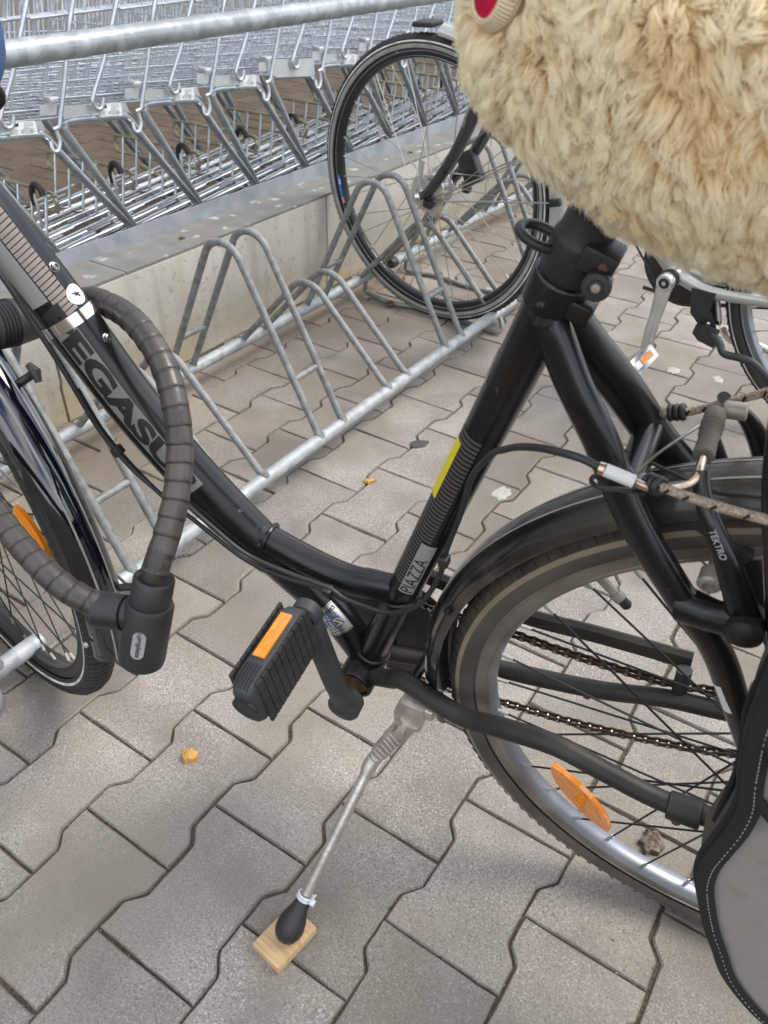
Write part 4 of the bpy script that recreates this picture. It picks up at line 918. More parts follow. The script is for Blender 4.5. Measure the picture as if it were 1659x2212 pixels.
# ---- kickstand
ks = empty('kickstand', OFF, bike)
mb = MB(); mb.smooth = True
prism(mb, [(-.016, .030), (.010, .030), (.016, .008), (.0145, -.012), (.006, -.022), (-.008, -.022), (-.0165, -.010), (-.019, .008)], (.3755, .047, -.052), (1, 0, .1), (-.1, 0, 1), .014)
box(mb, (.358, .034, -.036), (.022, .034, .018), ch=.004); ob('bracket', mb, 'alu', ks)
KP = Vector((.3795, .055, -.068)); KB = Vector((.408, .084, -.118)); KF = Vector((.451, .237, -.277))
mb = MB(); kd = (KF - KB).normalized()
tube(mb, spline([KP + Vector((-.006, -.004, .012)), KP, (.391, .062, -.088), (.399, .070, -.102), KB, KB + kd * .03], 6), [(.0125, .0095)] * 5 + [(.0120, .009)] * 8 + [(.0105, .0082)] * 8 + [(.0085, .0072)] * 6 + [(.0065, .0065)] * 4, 18, hint=Vector((1, 0, .5)))
tube(mb, [KB + kd * .02, KF - kd * .03, KF - kd * .008], .0064, 16); leg = ob('leg', mb, 'alu', ks)
for i in range(8):
    t = i / 7; c = Vector((.384, .060, -.080)).lerp(Vector((.4055, .079, -.112)), t); d = Vector((.0215, .019, -.032)).normalized(); cam_d = Vector((-.21, .38, .80)); n_ = (cam_d - d * cam_d.dot(d)).normalized(); w_ = d.cross(n_)
    mb = MB(); box(mb, c + n_ * (.0092 - t * .0012), (.0015, .0165 - t * .005, .0026), d, w_, ch=.0006); ob('rib', mb, 'alu', ks)
mb = MB(); lathe(mb, KP + Vector((.001, .008, .006)), (-.15, 1, .35), [(0, .0075), (.006, .0075), (.008, .0062), (.0085, 0)], 20); ob('pivot_pin', mb, 'alu', ks)
fd = (Vector((0, 0, 0)) + kd); mb = MB()
lathe(mb, KF - kd * .040, kd, [(0, .0075), (.002, .0088), (.012, .0105), (.024, .0145), (.036, .0168), (.046, .0160), (.053, .0120), (.056, .006), (.057, 0)], 10); mb.sm = [False] * len(mb.f); ob('rubber_foot', mb, 'plastic', ks)
mb = MB()
for d_ in (-.046, -.0425): ring(mb, KF + kd * d_, kd, .0085, .0017, 22, 6)
box(mb, KF - kd * .043 + Vector((-.012, .003, .004)), (.006, .007, .006), ch=.001); tube(mb, [KF - kd * .043 + Vector((-.010, .003, .004)), KF - kd * .054 + Vector((-.012, .004, .006))], .0012, 6); ob('cable_tie', mb, 'tie', ks)
# ---- rear brake
rb = empty('rear_brake', OFF, bike)
for s in (1, -1):
    ob('brake_arm', T_([(.113, s * .068, .278), (.124, s * .069, .303), (.137, s * .066, .327), (.150, s * .060, .346), (.161, s * .050, .360), (.165, s * .040, .370)], [(.0115, .006), (.0095, .0055), (.008, .005), (.0065, .0045), (.0055, .004), (.0045, .004)], 14, 5, hint=Vector((1, 0, 0))), 'black_paint', rb)
    mb = MB(); lathe(mb, (.112, s * .060, .276), (0, s, 0), [(0, .0125), (.02, .0125), (.022, .009), (.024, .006), (.024, 0)], 18); ob('pivot', mb, 'dirt_black', rb)
    mb = MB(); lathe(mb, (.140, s * .020, .290), (0, s, -.05), [(0, .004), (.024, .004), (.0242, .0078), (.036, .0085), (.038, .0068), (.0382, .0045), (.033, .0040), (.033, 0)], 18); ob('pad_nut', mb, 'ivory', rb)
    mb = MB(); box(mb, (.142, s * .0165, .296), (.055, .009, .010), (.76, 0, .42), (0, 1, 0), ch=.002); ob('brake_pad', mb, 'rubber', rb)
mb = MB(); put_text(mb, 'TEKTRO', .0062, lambda x, y: Vector((.152 - x * .52 - y * .85, .0690 + x * .11 , .3495 - x * .85 + y * .52)), offset=.0001, cuts=.004); ob('brake_lettering', mb, 'label_ink', rb)
ob('noodle', T_([(.201, .076, .3798), (.1954, .074, .3767), (.1907, .072, .3749), (.1821, .068, .3727), (.1717, .055, .3682), (.1674, .045, .3679), (.1671, .035, .3697), (.167, .024, .3705)], .0028, 12, 6), 'noodle', rb)
ob('ferrule', T_([(.2225, .077, .3844), (.2190, .077, .3842)], .0042, 14, 1), 'noodle', rb)
ob('sleeve', T_([(.2190, .077, .3842), (.2009, .076, .3798)], .0042, 16, 1), 'white_plastic', rb)
mb = MB(); lathe(mb, (.167, .026, .3695), (0, -1, .08), [(0, .0062), (.001, .0070), (.018, .0062), (.020, .0072), (.022, .0060), (.024, .0074), (.026, .0061), (.028, .0076), (.030, .0062), (.032, .0076), (.034, .0062), (.037, .0072), (.042, .0070), (.046, .004)], 20); ob('boot', mb, 'olive_rubber', rb)
ob('brake_wire', T_([(.167, -.012, .3745), (.180, -.004, .362), (.196, .012, .350), (.205, .030, .344)], .0011, 6, 4), 'spoke', rb)
mb = MB(); lathe(mb, (.163, -.022, .3735), (-.9, 0, .1), [(0, .005), (.002, .0062), (.014, .0062), (.015, .0048), (.0152, 0)], 16); ob('anchor_bolt', mb, 'ivory', rb)
# ---- carrier legs, foam tube
bp('carrier_leg', T_([(.168, -.062, .322), (.140, -.062, .270), (.07, -.066, .12), (.01, -.07, .02)], .0065, 12, 1), 'black_paint')
bp('carrier_leg', T_([(.139, .045, .470), (.134, .05, .425), (.118, .066, .36), (.05, .072, .14), (.005, .074, .03)], .0062, 14, 6), 'black_paint')
bp('carrier_rail', T_([(.142, .045, .49), (.139, .045, .470), (.10, .055, .46), (-.15, .055, .45)], .008, 14, 5), 'black_paint')
# rear light wire
bp('light_wire', T_([(.219, 0, .337), (.200, .005, .3365), (.181, .010, .336), (.153, .020, .338), (.125, .030, .352), (.10, .04, .36)], .0013, 6, 5), 'plastic')
bp('tied_wire', T_([(.2246, .05, .3522), (.2272, .060, .3609), (.2264, .070, .3655), (.2197, .078, .3697), (.2076, .078, .3724), (.1939, .070, .3675)], .0016, 8, 6), 'plastic')

# ================================================================== ELASTIC CORDS over the rear wheel
def cord(label, pts, bead, wire, ends):
    rt = empty('elastic_cord', MB_ @ (V3(pts[0]) + OFF), category='cord', label=label, group='braided elastic cords hooked over the rear wheel')
    inv = Matrix.Translation(MB_ @ (V3(pts[0]) + OFF)).inverted() @ MB_ @ Matrix.Translation(OFF)
    def cp(n, mb, m): o = ob(n, mb, m, rt); o.matrix_local = inv; return o
    P = spline(pts, 8); cp('braid', tube(MB(), P, .0030, 12), 'rope')
    for i in range(1, len(P) - 1, 5):
        d = (P[i + 1] - P[i]).normalized(); s = d.cross(Vector((0, 1, .3))).normalized(); nn = s.cross(d)
        mb = MB(); tube(mb, [P[i] + nn * .0026 + s * .0014 - d * .0016, P[i] + nn * .0029, P[i] + nn * .0026 - s * .0014 + d * .0016], .0009, 5); cp('black_fleck', mb, 'ink')
    d = (P[0] - P[1]).normalized()
    mb = MB(); lathe(mb, P[0] + d * .014, -d, [(-.004, 0), (-.003, .0035), (0, .0048), (.004, .0046), (.006, .003)], 14); cp('bead', mb, 'ivory')
    for k in range(3): mb = MB(); ring(mb, P[0] + d * (.0085 - .0042 * k), d, .0044, .0022, 18, 8); cp('rubber_ring', mb, 'plastic')
    cp('wire_end', tube(MB(), [V3(w) for w in wire], .0012, 6), 'spoke_black')
cord('braided beige elastic cord with black rings above the rear mudguard', [(.188, -.04, .3505), (.182, -.04, .353), (.16, -.04, .368), (.146, -.04, .377), (.12, -.035, .40)], None, [(.196, -.04, .3455), (.212, -.03, .343)], None)
cord('braided beige elastic cord running across the side of the rear mudguard', [(.186, .072, .3775), (.1765, .078, .3815), (.1534, .085, .3853), (.1256, .09, .3893), (.10, .092, .392)], None, [(.194, .070, .3735), (.206, .066, .366)], None)

# ================================================================== WOOD BLOCK and litter
wb = MB(); c = Vector((.1865, -.0872, .008)); ex = Vector((.040, -.005, 0)).normalized(); ey = Vector((.010, .056, 0)).normalized()
box(wb, (0, 0, 0), (.043, .062, .0145), ch=.0012); w = ob('wood_block', wb, 'wood', None, category='wood block', label='small pine offcut under the rubber foot of the kickstand'); w.matrix_world = basis(c, ex, Vector((0, 0, 1)).cross(ex), Vector((0, 0, 1)))
def blob(name, u, v, rx, ry, h, m, label, cat, seed, group=None, rough=.2, z=0.):
    r = random.Random(seed); mb = MB(); n = 18; rad = [1 + r.uniform(-rough, rough) for _ in range(n)]
    vs = [(0, 0, h)]; fs = []
    for k, (f, z_) in enumerate(((.55, h * .95), (.9, h * .7), (1, 0))):
        for j in range(n): a = 2 * math.pi * j / n; vs.append((rx * f * rad[j] * math.cos(a), ry * f * rad[j] * math.sin(a), z_ + (r.uniform(-.15, .15) * h if k < 2 else 0)))
    fs = [(0, 1 + j, 1 + (j + 1) % n) for j in range(n)]
    for k in range(2): fs += [(1 + k * n + j, 1 + (k + 1) * n + j, 1 + (k + 1) * n + (j + 1) % n, 1 + k * n + (j + 1) % n) for j in range(n)]
    mb.add(vs, fs); o = ob(name, mb, m, None, loc=(u, v, z + .0008), label=label, category=cat)
    o.rotation_euler.z = r.uniform(0, 3)
    if group: o['group'] = group
    return o
G = 'flattened spots of chewing gum on the pavers'
blob('chewing_gum', -.019, .866, .024, .018, .0012, 'gum', 'large round pale chewing gum spot in front of the rear mudguard', 'chewing gum', 1, G)
blob('chewing_gum', -.556, 1.827, .017, .014, .0012, 'gum', 'pale chewing gum spot framed by the silver bicycle front wheel', 'chewing gum', 2, G)
blob('chewing_gum', .208, 1.637, .020, .013, .0012, 'gum', 'pale chewing gum smear below the kickstand of the silver bicycle', 'chewing gum', 3, G)
blob('chewing_gum', -.92, 1.889, .018, .014, .0012, 'gum', 'chewing gum spot at the foot of the kerb wall', 'chewing gum', 4, G)
blob('chewing_gum', -.835, 1.56, .018, .015, .0012, 'gum', 'chewing gum spot behind the tyre of the silver bicycle, near the rail end', 'chewing gum', 14, G)
blob('chewing_gum', .098, 1.62, .016, .020, .0012, 'gum', 'pale chewing gum spot left of the silver pedal shadow', 'chewing gum', 15, G)
blob('dark_spot', -.26, .93, .022, .015, .0008, 'gum_dark', 'dark trodden gum spot on a paver beside the seat tube', 'chewing gum', 6)
blob('wood_chip', -.088, .035, .0125, .011, .012, 'biscuit', 'yellow wood chip lying on a paver below the lock', 'wood chip', 7, rough=.12)
blob('dry_leaf', -.266, .742, .012, .008, .007, 'biscuit', 'small yellow dry leaf in a paver joint behind the curved tube', 'leaf', 8, rough=.4)
s_ = blob('seed_husk', .503, .279, .020, .015, .009, 'leaf_litter', 'brown dry seed husk on a paver seen through the rear wheel', 'seed husk', 9, rough=.24)
# ================================================================== CHAIN LOCK
lk = empty('bicycle_lock', MB_ @ (Vector((.56, .16, .17)) + OFF), category='lock', label='black jointed cable lock looped over the down tube and through the front wheel')
linv = Matrix.Translation(MB_ @ (Vector((.56, .16, .17)) + OFF)).inverted() @ MB_ @ Matrix.Translation(OFF)
def lp_(n, mb, m, par=None):
    o = ob(n, mb, m, par or lk)
    if par is None: o.matrix_local = linv
    return o
def jointed(pts, r, seg=.0165, flip=False):
    P = spline(pts, 40); out = [P[0]]
    for p in P[1:]:
        while (p - out[-1]).length >= seg: out.append(out[-1] + (p - out[-1]).normalized() * seg)
    lp_('cable_core', tube(MB(), P, r * .93, 14), 'tube_gap')
    for i, (a, b_) in enumerate(zip(out, out[1:])):
        d = (b_ - a).normalized(); d2 = (out[min(i + 2, len(out) - 1)] - a).normalized() if i + 2 < len(out) else d; mb = MB()
        lathe(mb, a - d * .0006, (d + d2).normalized(), [(-.0002, r * .955), (.0016, r * .975), (.0040, r * .985), (seg * .5, r * 1.0), (seg * .78, r * 1.025), (seg * .90, r * 1.022), (seg * .98, r * .99), (seg * 1.03, r * .95)], 24)
        mb.mi = [1 if (k_ // 24) in (5, 6, 0) else 0 for k_ in range(len(mb.f))]; lp_('sleeve', mb, ['tube_sleeve', 'tube_gap'])
jointed([(.79, -.050, .300), (.7448, -.0474, .3232), (.7158, -.0387, .329), (.6875, -.0297, .3318), (.6602, -.0188, .3282), (.6261, -.0002, .3111), (.6019, .0232, .2881), (.588, .046, .262), (.577, .076, .236), (.571, .108, .214), (.568, .132, .203), (.569, .142, .190)], .0120)
jointed([(.598, .163, .155), (.612, .166, .157), (.645, .171, .170), (.678, .165, .183), (.71, .155, .194), (.755, .137, .209), (.80, .11, .22)], .0120)
LT = Vector((.568, .140, .193)); LD = Vector((.14, .41, -.90)).normalized()
mb = MB(); lathe(mb, LT, LD, [(.002, .0125), (0, .0165), (.002, .0180), (.028, .0180)], 36); lp_('lock_collar', mb, 'plastic')
mb = MB(); lathe(mb, LT, LD, [(.026, .0185), (.026, .0198), (.029, .0212), (.086, .0212), (.091, .0205), (.0935, .0185), (.0938, .0160), (.0925, .0155), (.0925, 0)], 40); body = lp_('lock_body', mb, 'plastic')
sd0 = LT + LD * .042
mb = MB(); sdd = (Vector((.598, .163, .155)) - sd0).normalized(); lathe(mb, sd0 + sdd * .012, sdd, [(0, .015), (.008, .0152), (.0082, .0138), (.010, .0136), (.0102, .0165), (.036, .0168), (.037, .0150), (.0375, .012)], 30); lp_('side_socket', mb, 'plastic')
# name badge on the lock body
cv = Vector((.1698, .4548, .7234)) - (LT + LD * .06); cv = (cv - LD * cv.dot(LD)).normalized(); sv = LD.cross(cv).normalized()
def lk_surf(s, w_, off):
    a = w_ / .0212; return LT + LD * s + (cv * math.cos(a) + sv * math.sin(a)) * (.0212 + off)
sg = 1 if (lk_surf(.06, .01, 0) - lk_surf(.06, -.01, 0)).dot(Vector((1, 0, 0))) > 0 else -1      # +w towards the front (left in view)
mb = MB(); oval = []
for i in range(28):
    a = 2 * math.pi * i / 28; oval.append((.060 + .0085 * math.copysign(1, math.cos(a)) + .0058 * math.cos(a), .0046 * sg + .0058 * math.sin(a)))
mb.add([lk_surf(.060, .0046 * sg, .0009)] + [lk_surf(s, w_, .0009) for s, w_ in oval] + [lk_surf(s, w_, -.0003) for s, w_ in oval], [(0, 1 + i, 1 + (i + 1) % 28) for i in range(28)] + [(1 + i, 29 + i, 29 + (i + 1) % 28, 1 + (i + 1) % 28) for i in range(28)])
bd = lp_('name_badge', mb, 'cart_plate')
mb = MB(); put_text(mb, 'prophete', .0062, lambda x, y: lk_surf(.0490 + x, (.0058 * sg) + (-y * -sg) * -1, .0012), cuts=.003, offset=.0001)
for i in range(16):
    a = 2 * math.pi * i / 16; a2 = 2 * math.pi * (i + 1) / 16
    mb.add([lk_surf(.0468 + r_ * math.cos(q), (.0046 + r_ * math.sin(q)) * sg, .0012) for q, r_ in ((a, .0011), (a, .0016), (a2, .0016), (a2, .0011))], [(0, 1, 2, 3)])
lp_('badge_lettering', mb, 'ink')
# ================================================================== PANNIER at the right edge
pn = empty('pannier_bag', MB_ @ (Vector((-.02, .12, .02)) + OFF), category='bag', label='grey canvas pannier bag with black binding hanging beside the rear wheel')
pinv = Matrix.Translation(MB_ @ (Vector((-.02, .12, .02)) + OFF)).inverted() @ MB_ @ Matrix.Translation(OFF)
def np_(n, mb, m, **k): o = ob(n, mb, m, pn, **k); o.matrix_local = pinv; return o
edge = [(.096, .330), (.0945, .284), (.092, .252), (.084, .202), (.078, .172), (.0765, .136), (.079, .093), (.080, .061), (.075, .024), (.057, -.034), (.040, -.075), (.022, -.117), (-.003, -.152), (-.031, -.179), (-.075, -.200), (-.26, -.205)]
E_ = spline([(x, .130, z) for x, z in edge], 6)
inner = [Vector((-.18 + .0 * i, .1, .06)) for i in range(1)]
def bulge(p): # outer panel swells a little
    d = min(1, max(0, (.10 - p.x) / .20)); return Vector((p.x, p.y + .016 * d * (2 - d), p.z))
mb = MB(); rows = 14; vs = []; m = len(E_)
for j in range(rows + 1):
    t = j / rows
    for p in E_:
        q = Vector((p.x + (-.26 - p.x) * t, p.y, p.z + (max(p.z, -.205) * 0) * t)); vs.append(bulge(q))
r = random.Random(5)
vs = [v + Vector((0, (.0022 * math.sin(v.x * 55 + v.z * 32 + math.sin(v.z * 21)) + .0014 * math.sin(v.z * 85 - v.x * 60)) * min(1, (i // m) / 5), 0)) for i, v in enumerate(vs)]
mb.add(vs, [(j * m + i, j * m + i + 1, (j + 1) * m + i + 1, (j + 1) * m + i) for j in range(rows) for i in range(m - 1)]); np_('side_panel', mb, 'canvas')
# gusset between outer and inner panel
mb = MB(); vs = []
for t, dx in ((0, -.001), (.25, .004), (.5, .010), (.75, .010), (1, .0)):
    for p in E_: k_ = min(1, max(0, (p.z + .12) / .2)); vs.append(Vector((p.x + dx * .5 * k_, p.y - .048 * t, p.z + (.0 if p.z > -.1 else .01 * t))))
mb.add(vs, [(j * m + i, j * m + i + 1, (j + 1) * m + i + 1, (j + 1) * m + i) for j in range(4) for i in range(m - 1)]); np_('gusset', mb, 'gusset')
np_('inner_panel', MB().add([(x - .001, .083, z) for x, z in edge] + [(-.26, .083, .330)], [tuple(range(len(edge), -1, -1))]), 'gusset')
n = len(E_)
CTR = Vector((-.13, 0, .02))
def band(o0, o1, lift):
    vs = []
    for i, p in enumerate(E_):
        t = (E_[min(i + 1, n - 1)] - E_[max(i - 1, 0)]).normalized(); s = Vector((-t.z, 0, t.x))
        if s.dot(CTR - Vector((p.x, 0, p.z))) < 0: s = -s
        for k in range(5):
            f = k / 4; vs.append(bulge(p + s * (o0 + (o1 - o0) * f)) + Vector((0, .0022 + lift * math.sin(math.pi * (.15 + .7 * f)), 0)))
    return vs
mb = MB(); vs = band(-.003, .0118, .0036); mb.add(vs, [(i * 5 + k, i * 5 + k + 1, (i + 1) * 5 + k + 1, (i + 1) * 5 + k) for i in range(n - 1) for k in range(4)])
tube(mb, [p + Vector((.002, .0, 0)) for p in E_], .0042, 8); np_('binding', mb, 'trim')
mb = MB(); st = band(.0066, .0066, .0044)[2::5]; acc = 0
L_ = []; 
for a, b_ in zip(st, st[1:]): L_.append((a, b_))
for a, b_ in L_:
    d = (b_ - a); l = d.length; k = max(1, int(l / .0042))
    for i in range(k): p = a + d * (i / k) + Vector((0, .0004, 0)); tube(mb, [p, p + d.normalized() * .0026], .00042, 4)
np_('stitching', mb, 'thread', kind='stuff')
np_('upper_strap', T_([(.079, .134, .190), (.070, .138, .182), (.045, .146, .168), (.0, .150, .150), (-.1, .155, .12)], [(.0065, .003)] * 5, 10, 5), 'trim')
np_('zip_piping', T_([(.097, .128, .34), (.088, .134, .27), (.070, .142, .235), (.045, .148, .225), (-.05, .150, .215)], .0040, 10, 6), 'trim')
mb = MB(); tube(mb, spline([(.0985, .112, .31), (.0965, .108, .24), (.085, .108, .17), (.082, .112, .09)], 6), .0024, 8); np_('gusset_piping', mb, 'trim')

# ================================================================== SHEEPSKIN SADDLE COVER
FX = [.327, .322, .313, .300, .284, .264, .235, .19, .14, .08, .01, -.03]
FW = [.003, .022, .038, .050, .058, .064, .074, .086, .098, .108, .110, .085]
FT = [.612, .632, .642, .648, .650, .651, .652, .654, .657, .660, .660, .655]
FB = [.605, .588, .573, .561, .550, .538, .524, .514, .508, .503, .502, .515]
def fl_surf(t, a):
    """t along the saddle 0 nose .. 1 tail, a angle: 0 = top, 90 = left side, 180 = underside"""
    q = t * (len(FX) - 1); j = min(int(q), len(FX) - 2); f = q - j; f2 = f
    L = lambda A: A[j] + (A[j + 1] - A[j]) * f2
    x, w, zt, zb = L(FX), L(FW), L(FT), L(FB); A = R_(a); s, c = math.sin(A), math.cos(A)
    w += .004; zt += .004; zb -= .005; x += .004 if t < .3 else 0
    e = .80; yy = w * math.copysign(abs(s) ** e, s); zz = (zt + zb) / 2 + (zt - zb) / 2 * math.copysign(abs(c) ** e, c)
    return Vector((x, yy, zz))
fc_ = empty('saddle_cover', MB_ @ (Vector((.2, 0, .56)) + OFF), category='saddle cover', label='thick cream sheepskin cover over the saddle of the black bicycle')
finv = Matrix.Translation(MB_ @ (Vector((.2, 0, .56)) + OFF)).inverted() @ MB_ @ Matrix.Translation(OFF)
def fp2(n, mb, m, **k): o = ob(n, mb, m, fc_, **k); o.matrix_local = finv; return o
mb = MB(); NT, NA = 44, 48; vs = [fl_surf(i / NT, 360 * j / NA) for i in range(NT + 1) for j in range(NA)]
mb.add(vs, [(i * NA + j, i * NA + (j + 1) % NA, (i + 1) * NA + (j + 1) % NA, (i + 1) * NA + j) for i in range(NT) for j in range(NA)] + [tuple(range(NA - 1, -1, -1)), tuple(range(NT * NA, (NT + 1) * NA))])
hide = fp2('hide', mb, 'hide')
def fl_n(t, a):
    e = 1e-3; p = fl_surf(t, a); d1 = fl_surf(min(1, t + e), a) - fl_surf(max(0, t - e), a); d2 = fl_surf(t, a + .5) - fl_surf(t, a - .5); nn = d1.cross(d2)
    if nn.length < 1e-12: return Vector((1, 0, 0))
    nn.normalize()
    ax = Vector((p.x, 0, .585))
    return nn if nn.dot(p - ax) > 0 else -nn
# opening at the nose: ribbed knit collar with the red saddle fabric showing
HT_, HA_ = .262, 66.5
hp = fl_surf(HT_, HA_); hn = fl_n(HT_, HA_); hx = (Vector((1, 0, 0)) - hn * hn.x).normalized(); hy = hn.cross(hx)
if hy.z < 0: hy = -hy
mb = MB(); n = 30
vs = [hp + hn * .0085] + [hp + hx * (.0125 * math.cos(a)) + hy * (.0145 * math.sin(a)) + hn * .0075 for a in [2 * math.pi * i / n for i in range(n)]] + [hp + hx * (.0135 * math.cos(a)) + hy * (.0155 * math.sin(a)) + hn * .001 for a in [2 * math.pi * i / n for i in range(n)]]
mb.add(vs, [(0, 1 + i, 1 + (i + 1) % n) for i in range(n)] + [(1 + i, 1 + n + i, 1 + n + (i + 1) % n, 1 + (i + 1) % n) for i in range(n)]); fp2('lining', mb, 'red')
mb = MB(); rings = ((.0128, .0148, .0080), (.0136, .0156, .0092), (.0150, .0170, .0086), (.0164, .0184, .006), (.0175, .0195, 0))
vs = [hp + hx * (rx * math.cos(a)) + hy * (ry * math.sin(a)) + hn * h for rx, ry, h in rings for a in [2 * math.pi * i / n for i in range(n)]]
mb.add(vs, [(k * n + i, (k + 1) * n + i, (k + 1) * n + (i + 1) % n, k * n + (i + 1) % n) for k in range(4) for i in range(n)]); fp2('knit_collar', mb, 'knit')
mb = MB()
for i in range(60):
    a = 2 * math.pi * i / 60; P = [hp + hx * (rx * math.cos(a)) + hy * (ry * math.sin(a)) + hn * (h + .0003) for rx, ry, h in ((.0146, .0166, .0088), (.0160, .0181, .0066), (.0174, .0196, .002))]; tube(mb, P, .00045, 4)
fp2('ribbing', mb, 'knit_white', kind='stuff')
# wool strands in curling locks
NS = 170000; NP = 5
tt = rng.random(NS) ** .8 * .93; aa = rng.uniform(-70, 205, NS)
NC = 5200; ct = rng.random(NC) * .95; ca = rng.uniform(-75, 210, NC)
def arr(fn, t, a): return np.array([fn(x, y)[:] for x, y in zip(t, a)])
# tabulate the surface for speed
GT, GA = 160, 160
Tg = np.linspace(0, 1, GT); Ag = np.linspace(-90, 220, GA)
SP = np.array([[fl_surf(t, a)[:] for a in Ag] for t in Tg]); SN_ = np.array([[fl_n(max(.004, t), a)[:] for a in Ag] for t in Tg])
def look(T, t, a):
    x = np.clip(t * (GT - 1), 0, GT - 1.001); y = np.clip((a + 90) / 310 * (GA - 1), 0, GA - 1.001); i = x.astype(int); j = y.astype(int); fx = (x - i)[:, None]; fy = (y - j)[:, None]
    return T[i, j] * (1 - fx) * (1 - fy) + T[i + 1, j] * fx * (1 - fy) + T[i, j + 1] * (1 - fx) * fy + T[i + 1, j + 1] * fx * fy
P0 = look(SP, tt, aa); N0 = look(SN_, tt, aa); N0 /= np.linalg.norm(N0, axis=1)[:, None]
C0 = look(SP, ct, ca); CN = look(SN_, ct, ca); CN /= np.linalg.norm(CN, axis=1)[:, None]
hpA = np.array(hp[:]); keep = np.linalg.norm(P0 - hpA, axis=1) > .0180; P0, N0 = P0[keep], N0[keep]
keepc = np.linalg.norm(C0 - hpA, axis=1) > .0215; C0, CN = C0[keepc], CN[keepc]
NS = len(P0)
# nearest lock
from mathutils.kdtree import KDTree
kd_ = KDTree(len(C0))
for i, p in enumerate(C0): kd_.insert(p, i)
kd_.balance(); near = np.array([kd_.find(p)[1] for p in P0])
CL = rng.uniform(.0065, .0110, len(C0))
def flow(P):
    x, y, z = P[:, 0] * 95, P[:, 1] * 110, P[:, 2] * 95
    return np.stack([np.sin(x * .9 + 1.3 * np.sin(z * .7)) + .6 * np.sin(z * 2.1 + y), np.sin(z * 1.1 + y * .8), -.9 + .7 * np.sin(x * 1.3 + z * .8 + 2) + .4 * np.sin(x * 2.9)], 1)
cdir = flow(C0) * .42 + rng.normal(size=(len(C0), 3)) * .30 + np.array([-.25, .05, -.45])
cdir += CN * .35; tip = C0 + CN * (CL * rng.uniform(.75, 1.15, len(C0)))[:, None] + (cdir - CN * (cdir * CN).sum(1)[:, None]) * (CL * .80)[:, None]
curl = np.cross(CN, cdir); curl /= np.linalg.norm(curl, axis=1)[:, None]; ph = rng.uniform(0, 6.28, len(C0)); amp = rng.uniform(.0003, .0012, len(C0))
T_n = tip[near] + (P0 - C0[near]) * .62 + rng.normal(size=(NS, 3)) * .0013
base_n = N0 * rng.uniform(.004, .007, NS)[:, None]
pts = np.empty((NS, NP, 3))
for k in range(NP):
    f = k / (NP - 1); pts[:, k] = P0 * (1 - f) ** 2 + (P0 + base_n * 1.6) * 2 * f * (1 - f) + T_n * f * f
    pts[:, k] += curl[near] * (amp[near] * math.sin(1) * np.sin(ph[near] + f * 7.5) * f)[:, None]
hc = bpy.data.hair_curves.new('wool'); hc.add_curves([NP] * NS)
hc.attributes['position'].data.foreach_set('vector', pts.astype(np.float32).ravel())
rad = np.tile(np.array([.00017, .00019, .00018, .00015, .00006]), (NS, 1)).astype(np.float32)
ra_ = hc.attributes.get('radius') or hc.attributes.new('radius', 'FLOAT', 'POINT'); ra_.data.foreach_set('value', rad.ravel())
m = bpy.data.materials.new('wool'); m.use_nodes = True; t = m.node_tree; N = t.nodes; L = t.links; p = N['Principled BSDF']
ci = N.new('ShaderNodeHairInfo'); rp_ = N.new('ShaderNodeValToRGB'); rp_.color_ramp.elements[0].color = (.95, .79, .50, 1); rp_.color_ramp.elements[0].position = .1
rp_.color_ramp.elements[1].color = (.99, .94, .78, 1); rp_.color_ramp.elements[1].position = .75
L.new(ci.outputs['Intercept'], rp_.inputs['Fac']); tcx = N.new('ShaderNodeTexCoord'); c = mixc(N, L, noise_mask(N, L, tcx.outputs['Object'], 22, .50, .72, 3), rp_.outputs['Color'], (.94, .80, .54)); L.new(c, p.inputs['Base Color'])
p.inputs['Roughness'].default_value = .55; p.inputs['Specular IOR Level'].default_value = .35
tr_ = N.new('ShaderNodeBsdfTranslucent'); L.new(c, tr_.inputs['Color']); ms = N.new('ShaderNodeMixShader'); ms.inputs[0].default_value = .5
L.new(p.outputs['BSDF'], ms.inputs[1]); L.new(tr_.outputs['BSDF'], ms.inputs[2]); L.new(ms.outputs[0], N['Material Output'].inputs['Surface'])
hc.materials.append(m)
wo = bpy.data.objects.new('wool', hc); COL.objects.link(wo); wo.parent = fc_; wo.matrix_local = finv; wo['kind'] = 'stuff'
# ---- saddle underneath, and dark tuft where the post goes in
mb = MB(); vs = [fl_surf(i / 20, 360 * j / 24) for i in range(21) for j in range(24)]; ctr = Vector((.17, 0, .59)); vs = [ctr + (v - ctr) * .82 for v in vs]
mb.add(vs, [(i * 24 + j, i * 24 + (j + 1) % 24, (i + 1) * 24 + (j + 1) % 24, (i + 1) * 24 + j) for i in range(20) for j in range(24)]); bp('saddle', mb, 'red')

# ================================================================== SILVER BICYCLE
SO = Vector((-0.604889, 1.522918, 0.363149)); SF = Vector((0.995881, -0.090673, 0)); SNn = Vector((-0.090271, -0.991464, -0.094071)); SU = Vector((-0.00853, -0.093684, 0.995565)); SR = .3648
MS = basis(SO - SU * SR, SF, SNn, SU); SOFF = Vector((0, 0, SR))
sb = empty('bicycle', MS, category='bicycle', label='silver framed bicycle parked behind with its front wheel in the rack')
def sp(name, mb, mats, parent=None, **k):
    o = ob(name, mb, mats, parent or sb, **k)
    if parent is None: o.location = SOFF
    return o
w1 = make_wheel(sb, Matrix.Translation(SOFF), SR, ['rubber', 'rubber', 'white_stripe'], (66, 76), 'spoke', ['rim_black', 'rim', 'rim_black'], theta0=4, hub='big', rimr=.331, sw=.0205)
